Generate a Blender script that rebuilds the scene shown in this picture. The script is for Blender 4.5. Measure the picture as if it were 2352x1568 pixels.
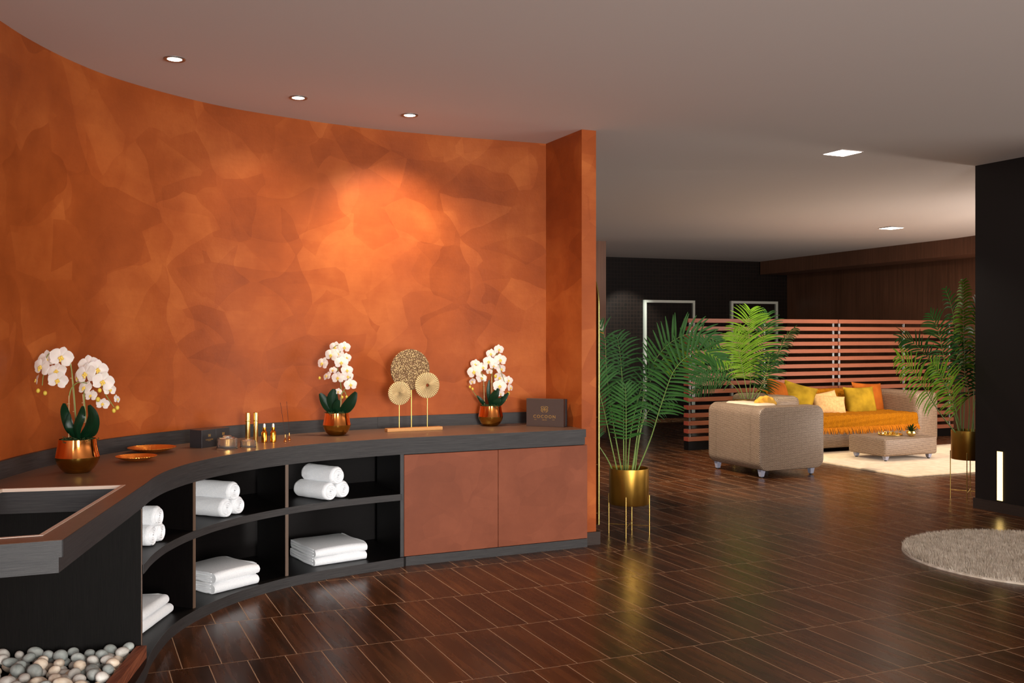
import bpy, bmesh, math, random
from mathutils import Vector, Matrix, Euler
from mathutils.geometry import tessellate_polygon
random.seed(7)
for o in list(bpy.data.objects): bpy.data.objects.remove(o)
SC = bpy.context.scene; COL = SC.collection
PI = math.pi
F, HX, HY, CZ = 2275.0, 1176.0, 768.0, 1.4     # focal length in px, principal point, eye height

# ---------------------------------------------------------------- camera, world, exposure
cam = bpy.data.cameras.new('camera'); camo = bpy.data.objects.new('camera', cam); COL.objects.link(camo)
camo.location = (0, 0, CZ); camo.rotation_euler = (PI/2, 0, 0)
cam.sensor_width = 36; cam.lens = F/2352*36; cam.shift_y = (HY-784)/2352; cam.clip_end = 60
SC.camera = camo
w = bpy.data.worlds.new('world'); SC.world = w; w.use_nodes = True
w.node_tree.nodes['Background'].inputs[0].default_value = (1.0, .93, .88, 1)
w.node_tree.nodes['Background'].inputs[1].default_value = .16
SC.view_settings.view_transform = 'Standard'; SC.view_settings.look = 'None'
SC.view_settings.exposure = .7; SC.view_settings.gamma = 1; SC.view_settings.use_curve_mapping = False

def light(kind, loc, target, energy, color, **kw):
    l = bpy.data.lights.new('lamp_light', kind); l.energy = energy; l.color = color
    for k, v in kw.items(): setattr(l, k, v)
    o = bpy.data.objects.new('lamp_light', l); COL.objects.link(o); o.location = loc
    o.rotation_euler = (Vector(target)-Vector(loc)).to_track_quat('-Z', 'Y').to_euler()
    return o
WARM = (1, .84, .66); WHITE = (1, .93, .84)
# added area lights standing in for assumed, unmodelled tall windows behind the photographer
light('AREA', (2.3, -2.9, 1.4), (.2, 6, .3), 62, (1, .97, .93), shape='RECTANGLE', size=1.4, size_y=2.4, spread=math.radians(70))
light('AREA', (1.7, -3.2, 1.3), (-.6, 5, .5), 50, (.95, .97, 1), shape='RECTANGLE', size=1.5, size_y=2.4)
light('AREA', (-2.2, -2.6, 1.7), (-1.2, 5, 0.5), 52, (.93, .97, 1), shape='RECTANGLE', size=.8, size_y=2.0)
# added fill lights, no real windows, out of sight beyond the dark wall and behind the photographer, throwing light up to the ceiling
light('AREA', (9.5, 3.5, .9), (2.5, 6.5, 2.76), 150, (1, .93, .88), shape='RECTANGLE', size=5, size_y=1.6)
light('AREA', (3.8, -2.6, .8), (3.4, 4.5, 2.9), 84, (1, .95, .9), shape='RECTANGLE', size=5, size_y=1.2)
light('AREA', (6.35, 9.5, .8), (3.2, 12.6, 2.75), 55, (1, .88, .78), shape='RECTANGLE', size=1.2, size_y=1.0)

# ---------------------------------------------------------------- helpers
def lin(c): return tuple((x/255/12.92 if x/255 <= .04045 else ((x/255+.055)/1.055)**2.4) for x in c)
def P(px, py, Y): return Vector(((px-HX)/F*Y, Y, CZ-(py-HY)/F*Y))
def D(px, py, z):                       # point of the horizontal plane z seen at px, py
    Y = F*(CZ-z)/(py-HY); return Vector(((px-HX)/F*Y, Y, z))
TH = math.radians(24)
GD = Vector((math.cos(TH), math.sin(TH), 0)); GN = Vector((-math.sin(TH), math.cos(TH), 0))   # the building's two directions

def meta(o, label=None, cat=None, group=None, kind=None):
    if label: o['label'] = label
    if cat: o['category'] = cat
    if group: o['group'] = group
    if kind: o['kind'] = kind
    return o
def empty(name, loc=(0, 0, 0), rz=0, label=None, cat=None, group=None):
    o = bpy.data.objects.new(name, None); COL.objects.link(o); o.location = loc; o.rotation_euler = (0, 0, rz)
    o.empty_display_size = .05
    return meta(o, label, cat, group)
def boxuv(bm, sw=False):
    uv = bm.loops.layers.uv.verify()
    for f in bm.faces:
        n = f.normal; ax, ay, az = abs(n.x), abs(n.y), abs(n.z)
        for l in f.loops:
            c = l.vert.co
            if az >= ax and az >= ay: u = (c.x, c.y)
            elif ax >= ay: u = (c.y, c.z)
            else: u = (c.x, c.z)
            l[uv].uv = (u[1], u[0]) if sw else u
def obj(name, bm, mt, parent=None, smooth=None, uv=True, sw=False, mats=None, loc=None, rot=None):
    bm.normal_update()
    if uv and not bm.loops.layers.uv: boxuv(bm, sw)
    me = bpy.data.meshes.new(name); bm.to_mesh(me); bm.free()
    for m in (mats or [mt]): me.materials.append(m)
    if smooth is not None:
        for p in me.polygons: p.use_smooth = True
        me.set_sharp_from_angle(angle=smooth)
    o = bpy.data.objects.new(name, me); COL.objects.link(o)
    if parent: o.parent = parent
    if loc is not None: o.location = loc
    if rot is not None: o.rotation_euler = rot
    return o
def struct(name, bm, mt, parent=None, **k):
    o = obj(name, bm, mt, parent, **k)
    if not parent: o['kind'] = 'structure'
    return o
def dup(root, loc=None, rot=None, label=None, name=None):
    r = root.copy(); COL.objects.link(r)
    if loc is not None: r.location = loc
    if rot is not None: r.rotation_euler = rot
    if label: r['label'] = label
    for ch in list(root.children):
        c = ch.copy(); COL.objects.link(c); c.parent = r
        for g in list(ch.children):
            d = g.copy(); COL.objects.link(d); d.parent = c
    return r
NB = bmesh.new
def add_box(bm, a, b, bev=0, seg=2, M=None):
    vs = [bm.verts.new((x, y, z)) for z in (a[2], b[2]) for y in (a[1], b[1]) for x in (a[0], b[0])]
    fs = [bm.faces.new([vs[i] for i in q]) for q in ((0, 2, 3, 1), (4, 5, 7, 6), (0, 1, 5, 4), (2, 6, 7, 3), (0, 4, 6, 2), (1, 3, 7, 5))]
    if bev:
        es = list({e for f in fs for e in f.edges})
        r = bmesh.ops.bevel(bm, geom=es, offset=bev, segments=seg, profile=.5, affect='EDGES')
        vs = list({v for v in vs if v.is_valid} | set(r['verts']))
    if M is not None:
        for v in vs: v.co = M @ v.co
    return bm
def fr(o, d, n=None):                   # matrix with x along d, y along n, z up, at o
    d = Vector(d).normalized(); n = Vector(n).normalized() if n is not None else Vector((-d.y, d.x, 0))
    u = d.cross(n)
    M = Matrix((d, n, u)).transposed().to_4x4(); M.translation = Vector(o); return M
def prism(bm, pts, z0, z1, holes=(), caps=True):
    loops = [list(pts)]+[list(h) for h in holes]
    flat = [p for l in loops for p in l]
    lo = [bm.verts.new((p[0], p[1], z0)) for p in flat]; hi = [bm.verts.new((p[0], p[1], z1)) for p in flat]
    if caps:
        for t in tessellate_polygon([[Vector((p[0], p[1], 0)) for p in l] for l in loops]):
            for V in (lo, hi):
                try: bm.faces.new([V[i] for i in t])
                except ValueError: pass
    k = 0
    for l in loops:
        n = len(l)
        for i in range(n):
            a, b = k+i, k+(i+1) % n
            bm.faces.new((lo[a], lo[b], hi[b], hi[a]))
        k += n
    bmesh.ops.recalc_face_normals(bm, faces=bm.faces)
    return bm
def rrect(w_, h_, r, seg=8, x0=0, y0=0, corners=(1, 1, 1, 1)):
    pts = []
    for k, (cx, cy, a0) in enumerate(((w_-r, h_-r, 0), (r, h_-r, 90), (r, r, 180), (w_-r, r, 270))):
        if corners[k]:
            for i in range(seg+1):
                a = math.radians(a0+90*i/seg); pts.append((x0+cx+r*math.cos(a), y0+cy+r*math.sin(a)))
        else: pts.append((x0+(w_ if k in (0, 3) else 0), y0+(h_ if k in (0, 1) else 0)))
    return pts
def bevprism(bm, pts, t0, t1, bev, M, b1=None):
    b1 = bev if b1 is None else b1  # profile pts (x,z) extruded along y from t0 to t1 with softened rims
    n = len(pts); cx = sum(p[0] for p in pts)/n; cz = sum(p[1] for p in pts)/n
    def ring(y, ins):
        out = []
        for i in range(n):
            a, b, c = Vector(pts[i-1]), Vector(pts[i]), Vector(pts[(i+1) % n])
            e = ((b-a).normalized()+(c-b).normalized())
            nn = Vector((-e.y, e.x)).normalized() if e.length > 1e-6 else Vector((0, 0))
            q = b+nn*ins; out.append(bm.verts.new(M @ Vector((q.x, y, q.y))))
        return out
    R = [ring(t0, bev), ring(t0+bev*.3, bev*.3), ring(t0+bev, 0), ring(t0+bev*1.4, 0), ring(t1-b1*1.4, 0), ring(t1-b1, 0), ring(t1-b1*.3, b1*.3), ring(t1, b1)]
    for A, B in zip(R, R[1:]):
        for i in range(n): bm.faces.new((A[i], A[(i+1) % n], B[(i+1) % n], B[i]))
    bm.faces.new(R[0]); bm.faces.new(R[-1][::-1])
    bmesh.ops.recalc_face_normals(bm, faces=bm.faces)
    return bm
def lathe(bm, prof, seg=40, c=(0, 0, 0), cap=True):
    rings = []
    for r, z in prof:
        if r < 1e-6: rings.append([bm.verts.new((c[0], c[1], c[2]+z))])
        else: rings.append([bm.verts.new((c[0]+r*math.cos(2*PI*i/seg), c[1]+r*math.sin(2*PI*i/seg), c[2]+z)) for i in range(seg)])
    for A, B in zip(rings, rings[1:]):
        for i in range(seg):
            j = (i+1) % seg
            if len(A) == 1 and len(B) == 1: continue
            if len(A) == 1: bm.faces.new((A[0], B[j], B[i]))
            elif len(B) == 1: bm.faces.new((A[i], A[j], B[0]))
            else: bm.faces.new((A[i], A[j], B[j], B[i]))
    return bm
def tube(bm, pts, rad, seg=8, cap=True):
    pts = [Vector(p) for p in pts]; n = len(pts)
    rads = rad if isinstance(rad, (list, tuple)) else [rad]*n
    t0 = (pts[1]-pts[0]).normalized(); up = Vector((0, 0, 1)) if abs(t0.z) < .9 else Vector((1, 0, 0))
    x = t0.cross(up).normalized(); rings = []
    for i, p in enumerate(pts):
        t = (pts[min(i+1, n-1)]-pts[max(i-1, 0)]).normalized()
        x = (x-t*x.dot(t)).normalized(); y = t.cross(x)
        rings.append([bm.verts.new(p+(x*math.cos(2*PI*k/seg)+y*math.sin(2*PI*k/seg))*rads[i]) for k in range(seg)])
    for A, B in zip(rings, rings[1:]):
        for k in range(seg): bm.faces.new((A[k], A[(k+1) % seg], B[(k+1) % seg], B[k]))
    if cap: bm.faces.new(rings[0][::-1]); bm.faces.new(rings[-1])
    return bm
def spline(pts, n=12):
    pts = [Vector(p) for p in pts]; out = []
    for i in range(len(pts)-1):
        p0, p1, p2, p3 = pts[max(i-1, 0)], pts[i], pts[i+1], pts[min(i+2, len(pts)-1)]
        if i == 0: p0 = p1*2-p2
        if i == len(pts)-2: p3 = p2*2-p1
        for k in range(n):
            t = k/n
            out.append(.5*((2*p1)+(-p0+p2)*t+(2*p0-5*p1+4*p2-p3)*t*t+(-p0+3*p1-3*p2+p3)*t**3))
    out.append(pts[-1]); return out
def arclen(pts):
    s = [0]
    for a, b in zip(pts, pts[1:]): s.append(s[-1]+(Vector(b)-Vector(a)).length)
    return s
def offset(pts, d):                     # plan curve moved sideways by d (left of travel is +)
    out = []; n = len(pts)
    for i in range(n):
        a, b = Vector(pts[max(i-1, 0)][:2]), Vector(pts[min(i+1, n-1)][:2])
        t = (b-a).normalized(); out.append((pts[i][0]-t.y*d, pts[i][1]+t.x*d))
    return out
def ribbon(bm, A, B, z0, z1):           # solid strip between plan curves A and B, uv along the length
    uv = bm.loops.layers.uv.verify(); s = arclen([Vector((p[0], p[1], 0)) for p in A]); n = len(A)
    va = [[bm.verts.new((p[0], p[1], z)) for p in A] for z in (z0, z1)]
    vb = [[bm.verts.new((p[0], p[1], z)) for p in B] for z in (z0, z1)]
    def q(vs, uvs):
        f = bm.faces.new(vs)
        for l, c in zip(f.loops, uvs): l[uv].uv = c
    for i in range(n-1):
        j = i+1
        q((va[0][i], va[0][j], va[1][j], va[1][i]), ((s[i], z0), (s[j], z0), (s[j], z1), (s[i], z1)))
        q((vb[0][j], vb[0][i], vb[1][i], vb[1][j]), ((s[j], z0), (s[i], z0), (s[i], z1), (s[j], z1)))
        w_ = .1
        q((va[1][i], va[1][j], vb[1][j], vb[1][i]), ((s[i], 0), (s[j], 0), (s[j], w_), (s[i], w_)))
        q((va[0][j], va[0][i], vb[0][i], vb[0][j]), ((s[j], 0), (s[i], 0), (s[i], w_), (s[j], w_)))
    for i in (0, n-1):
        q((va[0][i], va[1][i], vb[1][i], vb[0][i]), ((0, z0), (0, z1), (.1, z1), (.1, z0)))
    bmesh.ops.recalc_face_normals(bm, faces=bm.faces)
    return bm

# ---------------------------------------------------------------- materials
class NT:
    def __init__(s, name, rgb=(128, 128, 128), rough=.5, metal=0, spec=.5):
        s.m = bpy.data.materials.new(name); s.m.use_nodes = True; s.t = s.m.node_tree
        s.b = s.t.nodes['Principled BSDF']; s.out = s.t.nodes['Material Output']
        s.set('Base Color', (*lin(rgb), 1)); s.set('Roughness', rough); s.set('Metallic', metal); s.set('Specular IOR Level', spec)
    def set(s, k, v): s.b.inputs[k].default_value = v; return s
    def n(s, typ, inputs=None, **kw):
        nd = s.t.nodes.new(typ)
        for k, v in kw.items(): setattr(nd, k, v)
        for k, v in (inputs or {}).items():
            if isinstance(v, bpy.types.NodeSocket): s.t.links.new(v, nd.inputs[k])
            else: nd.inputs[k].default_value = v
        return nd
    def math(s, op, a, b=0, c=0):
        nd = s.n('ShaderNodeMath', {0: a, 1: b, 2: c}, operation=op); return nd.outputs[0]
    def coord(s, kind='Object', scale=(1, 1, 1), rot=(0, 0, 0)):
        tc = s.n('ShaderNodeTexCoord'); mp = s.n('ShaderNodeMapping', {'Vector': tc.outputs[kind], 'Scale': scale, 'Rotation': rot}); return mp.outputs[0]
    def noise(s, vec, scale=5, detail=4, rough=.5, dist=0):
        return s.n('ShaderNodeTexNoise', {'Vector': vec, 'Scale': scale, 'Detail': detail, 'Roughness': rough, 'Distortion': dist})
    def ramp(s, fac, stops):
        nd = s.n('ShaderNodeValToRGB', {'Fac': fac}); e = nd.color_ramp.elements
        while len(e) < len(stops): e.new(.5)
        for k, (p, c) in enumerate(stops): e[k].position = p; e[k].color = (*lin(c), 1)
        return nd.outputs[0]
    def mix(s, fac, a, b, mode='MIX'):
        nd = s.n('ShaderNodeMix', data_type='RGBA', blend_type=mode)
        for i, v in ((0, fac), (6, a), (7, b)):
            if isinstance(v, bpy.types.NodeSocket): s.t.links.new(v, nd.inputs[i])
            else: nd.inputs[i].default_value = v if not isinstance(v, tuple) or len(v) == 4 else (*lin(v), 1)
        return nd.outputs[2]
    def link(s, a, k): s.t.links.new(a, s.b.inputs[k]); return s
    def bump(s, h, strength=.2, dist=.01):
        nd = s.n('ShaderNodeBump', {'Height': h, 'Strength': strength, 'Distance': dist}); s.t.links.new(nd.outputs[0], s.b.inputs['Normal']); return s

def plain(name, rgb, rough=.5, metal=0, spec=.5, bump=0, scale=200):
    a = NT(name, rgb, rough, metal, spec)
    if bump: a.bump(a.noise(a.coord(), scale, 3).outputs[0], bump, .002)
    return a.m
def laminate(name, c1, c2, rough=.45, spec=.32, k=1, kind='UV'):
    a = NT(name, c1, rough, 0, spec)
    v = a.coord(kind, (5*k, 260*k, 3*k) if kind == 'UV' else (4, 4, 4))
    n1 = a.noise(v, 1, 5, .65).outputs[0]
    v2 = a.coord(kind, (14*k, 900*k, 10*k)); n2 = a.noise(v2, 1, 3, .6).outputs[0]
    f = a.math('ADD', a.math('MULTIPLY', n1, .6), a.math('MULTIPLY', n2, .4))
    a.link(a.ramp(f, [(.36, c1), (.64, c2)]), 'Base Color')
    a.bump(n2, .25, .0015); return a.m
M = {}
M['lam'] = laminate('grey_brown_laminate', (31, 30, 31), (64, 61, 60))
M['lamtop'] = laminate('worktop_laminate', (98, 72, 58), (126, 98, 80), .32, k=.7)
M['lamdark'] = laminate('dark_laminate', (9, 8, 7), (20, 18, 16), .55, .08)
M['inner'] = laminate('cabinet_interior', (9, 7, 7), (17, 13, 12), .42, .2)
M['trim'] = plain('pale_edge_trim', (214, 190, 172), .35)
M['edge'] = plain('brown_edge_band', (92, 72, 58), .4)

def stucco(name, cols, scale=1.0, rough=.42):
    a = NT(name, cols[1], rough, 0, .22)
    v = a.coord('UV', (scale, scale, scale))
    ds = a.noise(v, 1.6, 2, .5)
    sc1 = a.n('ShaderNodeVectorMath', {0: ds.outputs['Color'], 'Scale': .42}, operation='SCALE').outputs[0]
    w1 = a.n('ShaderNodeVectorMath', {0: v, 1: sc1}, operation='ADD').outputs[0]
    ds2 = a.noise(v, .9, 1, .5); sc2 = a.n('ShaderNodeVectorMath', {0: ds2.outputs['Color'], 'Scale': .6}, operation='SCALE').outputs[0]
    w2 = a.n('ShaderNodeMapping', {'Vector': a.n('ShaderNodeVectorMath', {0: v, 1: sc2}, operation='ADD').outputs[0], 'Scale': (1.9, 3.1, 1), 'Rotation': (0, 0, .5)}).outputs[0]
    v1 = a.n('ShaderNodeTexVoronoi', {'Vector': w1, 'Scale': 3.4, 'Randomness': 1}, feature='F1').outputs['Color']
    v2 = a.n('ShaderNodeTexVoronoi', {'Vector': w2, 'Scale': 1.6, 'Randomness': 1}, feature='F1').outputs['Color']
    r1 = a.n('ShaderNodeSeparateColor', {0: v1}).outputs[0]; r2 = a.n('ShaderNodeSeparateColor', {0: v2}).outputs[1]
    n3 = a.noise(v, 2.2, 6, .6).outputs[0]; n4 = a.noise(a.coord('UV', (6, 60, 1)), 1, 3).outputs[0]
    f = a.math('ADD', a.math('MULTIPLY', r1, .14), a.math('MULTIPLY', r2, .12))
    f = a.math('ADD', f, a.math('MULTIPLY', n3, .69)); f = a.math('ADD', f, a.math('MULTIPLY', n4, .05))
    a.link(a.ramp(f, [(.2, cols[0]), (.5, cols[1]), (.78, cols[2])]), 'Base Color')
    a.link(a.math('ADD', a.math('MULTIPLY', r1, .05), rough-.02), 'Roughness')
    a.bump(a.noise(v, 25, 5, .65).outputs[0], .12, .01); return a.m
M['stucco'] = stucco('burnt_orange_stucco', ((114, 48, 14), (150, 72, 28), (182, 100, 46)))
M['door'] = stucco('terracotta_panel', ((104, 54, 34), (120, 64, 42), (134, 74, 50)), 1.6, .5)
M['ceil'] = plain('ceiling_paint', (206, 196, 190), .9, bump=.05, scale=60)

def floor_mat():
    a = NT('wood_look_floor_tiles', (50, 28, 16), .3, 0, .34)
    tc = a.n('ShaderNodeTexCoord').outputs['Object']
    u = a.n('ShaderNodeVectorMath', {0: tc, 1: tuple(GD)}, operation='DOT_PRODUCT').outputs['Value']
    v = a.n('ShaderNodeVectorMath', {0: tc, 1: tuple(GN)}, operation='DOT_PRODUCT').outputs['Value']
    L, W, G = .6115, .1598, .0019
    rv = a.math('DIVIDE', a.math('SUBTRACT', v, 3.740), L); row = a.math('FLOOR', rv); fv = a.math('FRACT', rv)
    uu = a.math('SUBTRACT', a.math('SUBTRACT', u, .0536), a.math('MULTIPLY', row, .0533))
    ru = a.math('DIVIDE', uu, W); col = a.math('FLOOR', ru); fu = a.math('FRACT', ru)
    du = a.math('MULTIPLY', a.math('MINIMUM', fu, a.math('SUBTRACT', 1, fu)), W)
    dv = a.math('MULTIPLY', a.math('MINIMUM', fv, a.math('SUBTRACT', 1, fv)), L)
    gr = a.math('LESS_THAN', a.math('MINIMUM', du, dv), G)
    idv = a.n('ShaderNodeCombineXYZ', {0: col, 1: row, 2: 0}).outputs[0]
    rnd = a.n('ShaderNodeTexWhiteNoise', {'Vector': idv}, noise_dimensions='3D').outputs['Value']
    gv = a.n('ShaderNodeCombineXYZ', {0: a.math('ADD', a.math('MULTIPLY', u, 26), a.math('MULTIPLY', rnd, 37)), 1: a.math('MULTIPLY', v, 1.6), 2: a.math('MULTIPLY', rnd, 9)}).outputs[0]
    gn = a.noise(gv, 1, 6, .62, .6).outputs[0]
    gv2 = a.n('ShaderNodeCombineXYZ', {0: a.math('ADD', a.math('MULTIPLY', u, 6), a.math('MULTIPLY', rnd, 17)), 1: a.math('MULTIPLY', v, 2.0), 2: rnd}).outputs[0]
    gb = a.noise(gv2, 1, 2, .5).outputs[0]
    f = a.math('ADD', a.math('MULTIPLY', gn, .55), a.math('ADD', a.math('MULTIPLY', gb, .35), a.math('MULTIPLY', rnd, .1)))
    c = a.ramp(f, [(.30, (36, 22, 12)), (.47, (66, 38, 20)), (.62, (94, 55, 29)), (.75, (112, 70, 40))])
    c = a.mix(gr, c, (172, 138, 108))
    a.link(c, 'Base Color')
    a.link(a.math('ADD', a.math('MULTIPLY', gr, .4), a.math('ADD', .20, a.math('MULTIPLY', gn, .14))), 'Roughness')
    a.bump(a.math('SUBTRACT', gn, a.math('MULTIPLY', gr, 1.2)), .12, .003); return a.m
M['floor'] = floor_mat()
def wallwood(name, c1, c2, rough=.5):
    a = NT(name, c1, rough); v = a.coord('UV', (30, 1.2, 1)); n = a.noise(v, 1, 5, .6).outputs[0]
    n2 = a.noise(a.coord('UV', (2, .8, 1)), 1, 2).outputs[0]
    a.link(a.ramp(a.math('ADD', a.math('MULTIPLY', n, .6), a.math('MULTIPLY', n2, .4)), [(.35, c1), (.65, c2)]), 'Base Color'); return a.m
M['walnut'] = wallwood('walnut_wall_panelling', (80, 52, 36), (112, 74, 54))
M['walnut2'] = wallwood('brown_wood_wall', (92, 58, 40), (120, 78, 54))
def mosaic():
    a = NT('dark_mosaic_tiles', (14, 9, 7), .55, 0, .15)
    b = a.n('ShaderNodeTexBrick', {'Vector': a.coord('UV'), 'Color1': (*lin((20, 12, 9)), 1), 'Color2': (*lin((13, 8, 6)), 1), 'Mortar': (*lin((28, 19, 15)), 1), 'Scale': 1, 'Mortar Size': .006, 'Brick Width': .06, 'Row Height': .06}, offset=0)
    a.link(b.outputs[0], 'Base Color'); return a.m
M['mosaic'] = mosaic()
M['black'] = plain('near_black_paint', (24, 17, 15), .5, 0, .3)
M['skirt'] = laminate('skirting_wood', (38, 28, 24), (58, 45, 38), .4)
def metal(name, rgb, rough, aniso=0):
    a = NT(name, rgb, rough, 1)
    if aniso: a.bump(a.noise(a.coord('Object', (1, 1, 260)), 2, 2).outputs[0], .03, .001); a.set('Anisotropic', .5)
    return a.m
M['brass'] = metal('brushed_brass', (196, 150, 66), .3, 1)
M['brassrod'] = metal('brass_rod', (205, 172, 96), .3)
M['copper'] = metal('polished_copper', (238, 150, 78), .1)
M['bronzebase'] = metal('smoked_brass', (190, 150, 70), .16)
M['gold'] = metal('gold_lacquer', (246, 214, 130), .2)
M['amber'] = metal('amber_gold', (226, 150, 48), .14)
M['silver'] = metal('brushed_aluminium', (170, 170, 168), .35)
M['framepaint'] = plain('satin_metal_frame', (206, 208, 198), .35, .3)
M['footgrey'] = plain('grey_plastic', (150, 152, 170), .4)
M['rubber'] = plain('black_rubber', (18, 18, 18), .6)
M['glass'] = NT('clear_acrylic', (255, 244, 234), .03).set('Transmission Weight', .95).set('IOR', 1.45).m
M['card'] = plain('black_card', (34, 32, 34), .55)
M['cardbrown'] = plain('brown_box_card', (66, 50, 44), .38)
M['foil'] = metal('gold_foil', (240, 205, 130), .3)
M['whitep'] = plain('white_rubber', (235, 228, 222), .4)
M['incense'] = plain('incense_stick', (62, 26, 20), .8)
M['goldwood'] = plain('gilded_wood', (196, 140, 82), .5, .25, bump=.3, scale=120)
def towel():
    a = NT('white_terry', (232, 234, 238), .95, 0, .1); a.set('Sheen Weight', .3)
    n = a.noise(a.coord(), 260, 3, .7).outputs[0]; a.bump(n, .5, .004)
    a.link(a.ramp(n, [(.3, (226, 229, 234)), (.65, (250, 250, 250))]), 'Base Color'); return a.m
M['towel'] = towel()
M['petal'] = NT('orchid_petal', (255, 248, 240), .55).set('Subsurface Weight', .25).set('Subsurface Radius', (.02, .012, .008)).m
M['petal'].node_tree.nodes['Principled BSDF'].inputs['Subsurface Scale'].default_value = .3
_nt = M['petal'].node_tree; _tr = _nt.nodes.new('ShaderNodeBsdfTranslucent'); _tr.inputs[0].default_value = (1, .95, .9, 1)
_mx = _nt.nodes.new('ShaderNodeMixShader'); _mx.inputs[0].default_value = .42
_nt.links.new(_nt.nodes['Principled BSDF'].outputs[0], _mx.inputs[1]); _nt.links.new(_tr.outputs[0], _mx.inputs[2]); _nt.links.new(_mx.outputs[0], _nt.nodes['Material Output'].inputs[0])
M['lip'] = plain('orchid_lip', (226, 190, 84), .5)
M['bud'] = plain('orchid_bud', (206, 176, 62), .5)
def leafmat(name, c1, c2, rough, sc=60):
    a = NT(name, c1, rough, 0, .5 if sc == 60 else .15); n = a.noise(a.coord('UV', (sc, 2, 1)), 1, 2).outputs[0]
    a.link(a.ramp(n, [(.35, c1), (.7, c2)]), 'Base Color'); a.bump(n, .2, .002); return a.m
M['oleaf'] = leafmat('orchid_leaf', (12, 42, 24), (30, 74, 44), .28)
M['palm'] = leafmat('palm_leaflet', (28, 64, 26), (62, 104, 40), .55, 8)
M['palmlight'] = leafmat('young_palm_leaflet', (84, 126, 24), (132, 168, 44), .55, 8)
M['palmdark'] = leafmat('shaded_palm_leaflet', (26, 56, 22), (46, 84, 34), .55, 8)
M['stem'] = leafmat('palm_stalk', (96, 122, 62), (132, 150, 84), .45, 20)
M['ostem'] = plain('orchid_stem', (122, 128, 62), .5)
M['stake'] = plain('bamboo_stake', (176, 142, 100), .6)
M['moss'] = plain('dried_moss', (44, 62, 24), .95, bump=1, scale=300)
M['soil'] = plain('dark_soil', (26, 20, 16), .95, bump=1, scale=200)
def pebble(name, c1, c2):
    a = NT(name, c1, .6, 0, .35)
    oi = a.n('ShaderNodeObjectInfo').outputs['Random']
    v = a.n('ShaderNodeVectorMath', {0: a.coord('Object', (1, 1, 1)), 1: a.n('ShaderNodeCombineXYZ', {0: a.math('MULTIPLY', oi, 50), 1: oi, 2: 0}).outputs[0]}, operation='ADD').outputs[0]
    n = a.noise(v, 26, 6, .65, .8).outputs[0]
    c = a.ramp(n, [(.3, c1), (.7, c2)])
    h = a.n('ShaderNodeHueSaturation', {'Color': c, 'Value': a.math('ADD', .82, a.math('MULTIPLY', oi, .3))}).outputs[0]
    a.link(h, 'Base Color'); a.bump(n, .25, .004); return a.m
M['peb1'] = pebble('grey_pebble', (138, 146, 142), (186, 190, 184))
M['peb2'] = pebble('cream_pebble', (206, 184, 156), (236, 224, 208))
M['peb3'] = pebble('pale_pebble', (186, 182, 172), (224, 220, 212))
def beamwood():
    a = NT('red_brown_beam', (120, 62, 40), .5); n = a.noise(a.coord('UV', (5, 70, 1)), 1, 6, .7, 1.2).outputs[0]
    a.link(a.ramp(n, [(.35, (88, 42, 26)), (.65, (152, 86, 56))]), 'Base Color'); a.bump(n, .3, .004); return a.m
M['beam'] = beamwood()
M['slat'] = laminate('red_brown_slat', (134, 78, 56), (160, 97, 73), .42, .35, .6)
M['slatend'] = laminate('slat_end_grain', (150, 62, 46), (178, 84, 66), .5, .4, 1)
def weave():
    a = NT('woven_resin_wicker', (150, 130, 112), .55)
    v = a.coord('UV')
    b = a.n('ShaderNodeTexBrick', {'Vector': v, 'Color1': (*lin((178, 154, 132)), 1), 'Color2': (*lin((160, 136, 114)), 1), 'Mortar': (*lin((70, 54, 42)), 1), 'Scale': 1, 'Mortar Size': .003, 'Mortar Smooth': .5, 'Brick Width': .019, 'Row Height': .0105}, offset=.5)
    a.link(b.outputs[0], 'Base Color'); a.bump(b.outputs[1], -.6, .004); return a.m
M['weave'] = weave()
def cloth(name, rgb, rgb2, scale=30, rough=.85, bump=.3, sheen=.0):
    a = NT(name, rgb, rough, 0, .2); a.set('Sheen Weight', sheen); n = a.noise(a.coord(), scale, 4).outputs[0]
    a.link(a.ramp(n, [(.35, rgb), (.65, rgb2)]), 'Base Color'); a.bump(a.noise(a.coord(), 300, 3).outputs[0], bump, .003); return a.m
M['olive'] = cloth('olive_velvet', (132, 104, 14), (166, 132, 26), 8)
M['rust'] = cloth('rust_velvet', (140, 68, 10), (164, 86, 18), 8)
M['beige'] = cloth('beige_linen', (190, 150, 98), (208, 168, 114), 40)
M['yellow'] = cloth('mustard_cushion', (206, 150, 52), (228, 174, 76), 10)
M['cream'] = cloth('cream_seat_cushion', (206, 186, 160), (218, 198, 174), 10)
def knit():
    a = NT('mustard_knit', (196, 124, 30), .9, 0, .1); v = a.coord('UV')
    wv = a.n('ShaderNodeTexWave', {'Vector': v, 'Scale': 22, 'Distortion': 5, 'Detail': 2, 'Detail Scale': 3}).outputs['Fac']
    a.link(a.ramp(wv, [(.2, (146, 86, 4)), (.8, (190, 120, 14))]), 'Base Color'); a.bump(wv, .7, .01); return a.m
M['knit'] = knit()
M['fringe'] = cloth('mustard_fringe', (170, 98, 8), (192, 118, 16), 60)
M['rug'] = cloth('cream_wool_rug', (214, 188, 152), (232, 210, 178), 14, .95, .6, .3)
M['shag'] = cloth('shaggy_taupe_rug', (190, 172, 150), (228, 214, 196), 22, .95, 1, .5)
def emis(name, rgb, s):
    a = NT(name, rgb); a.set('Emission Color', (*lin(rgb), 1)); a.set('Emission Strength', s); return a.m
M['bulb'] = emis('lit_lens', (255, 236, 214), 12)
M['led'] = emis('warm_led', (255, 214, 128), 2.4)
M['paper'] = plain('notice_paper', (216, 206, 190), .7)
M['orangep'] = plain('orange_strip', (196, 130, 40), .6)
M['disc'] = None
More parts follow.
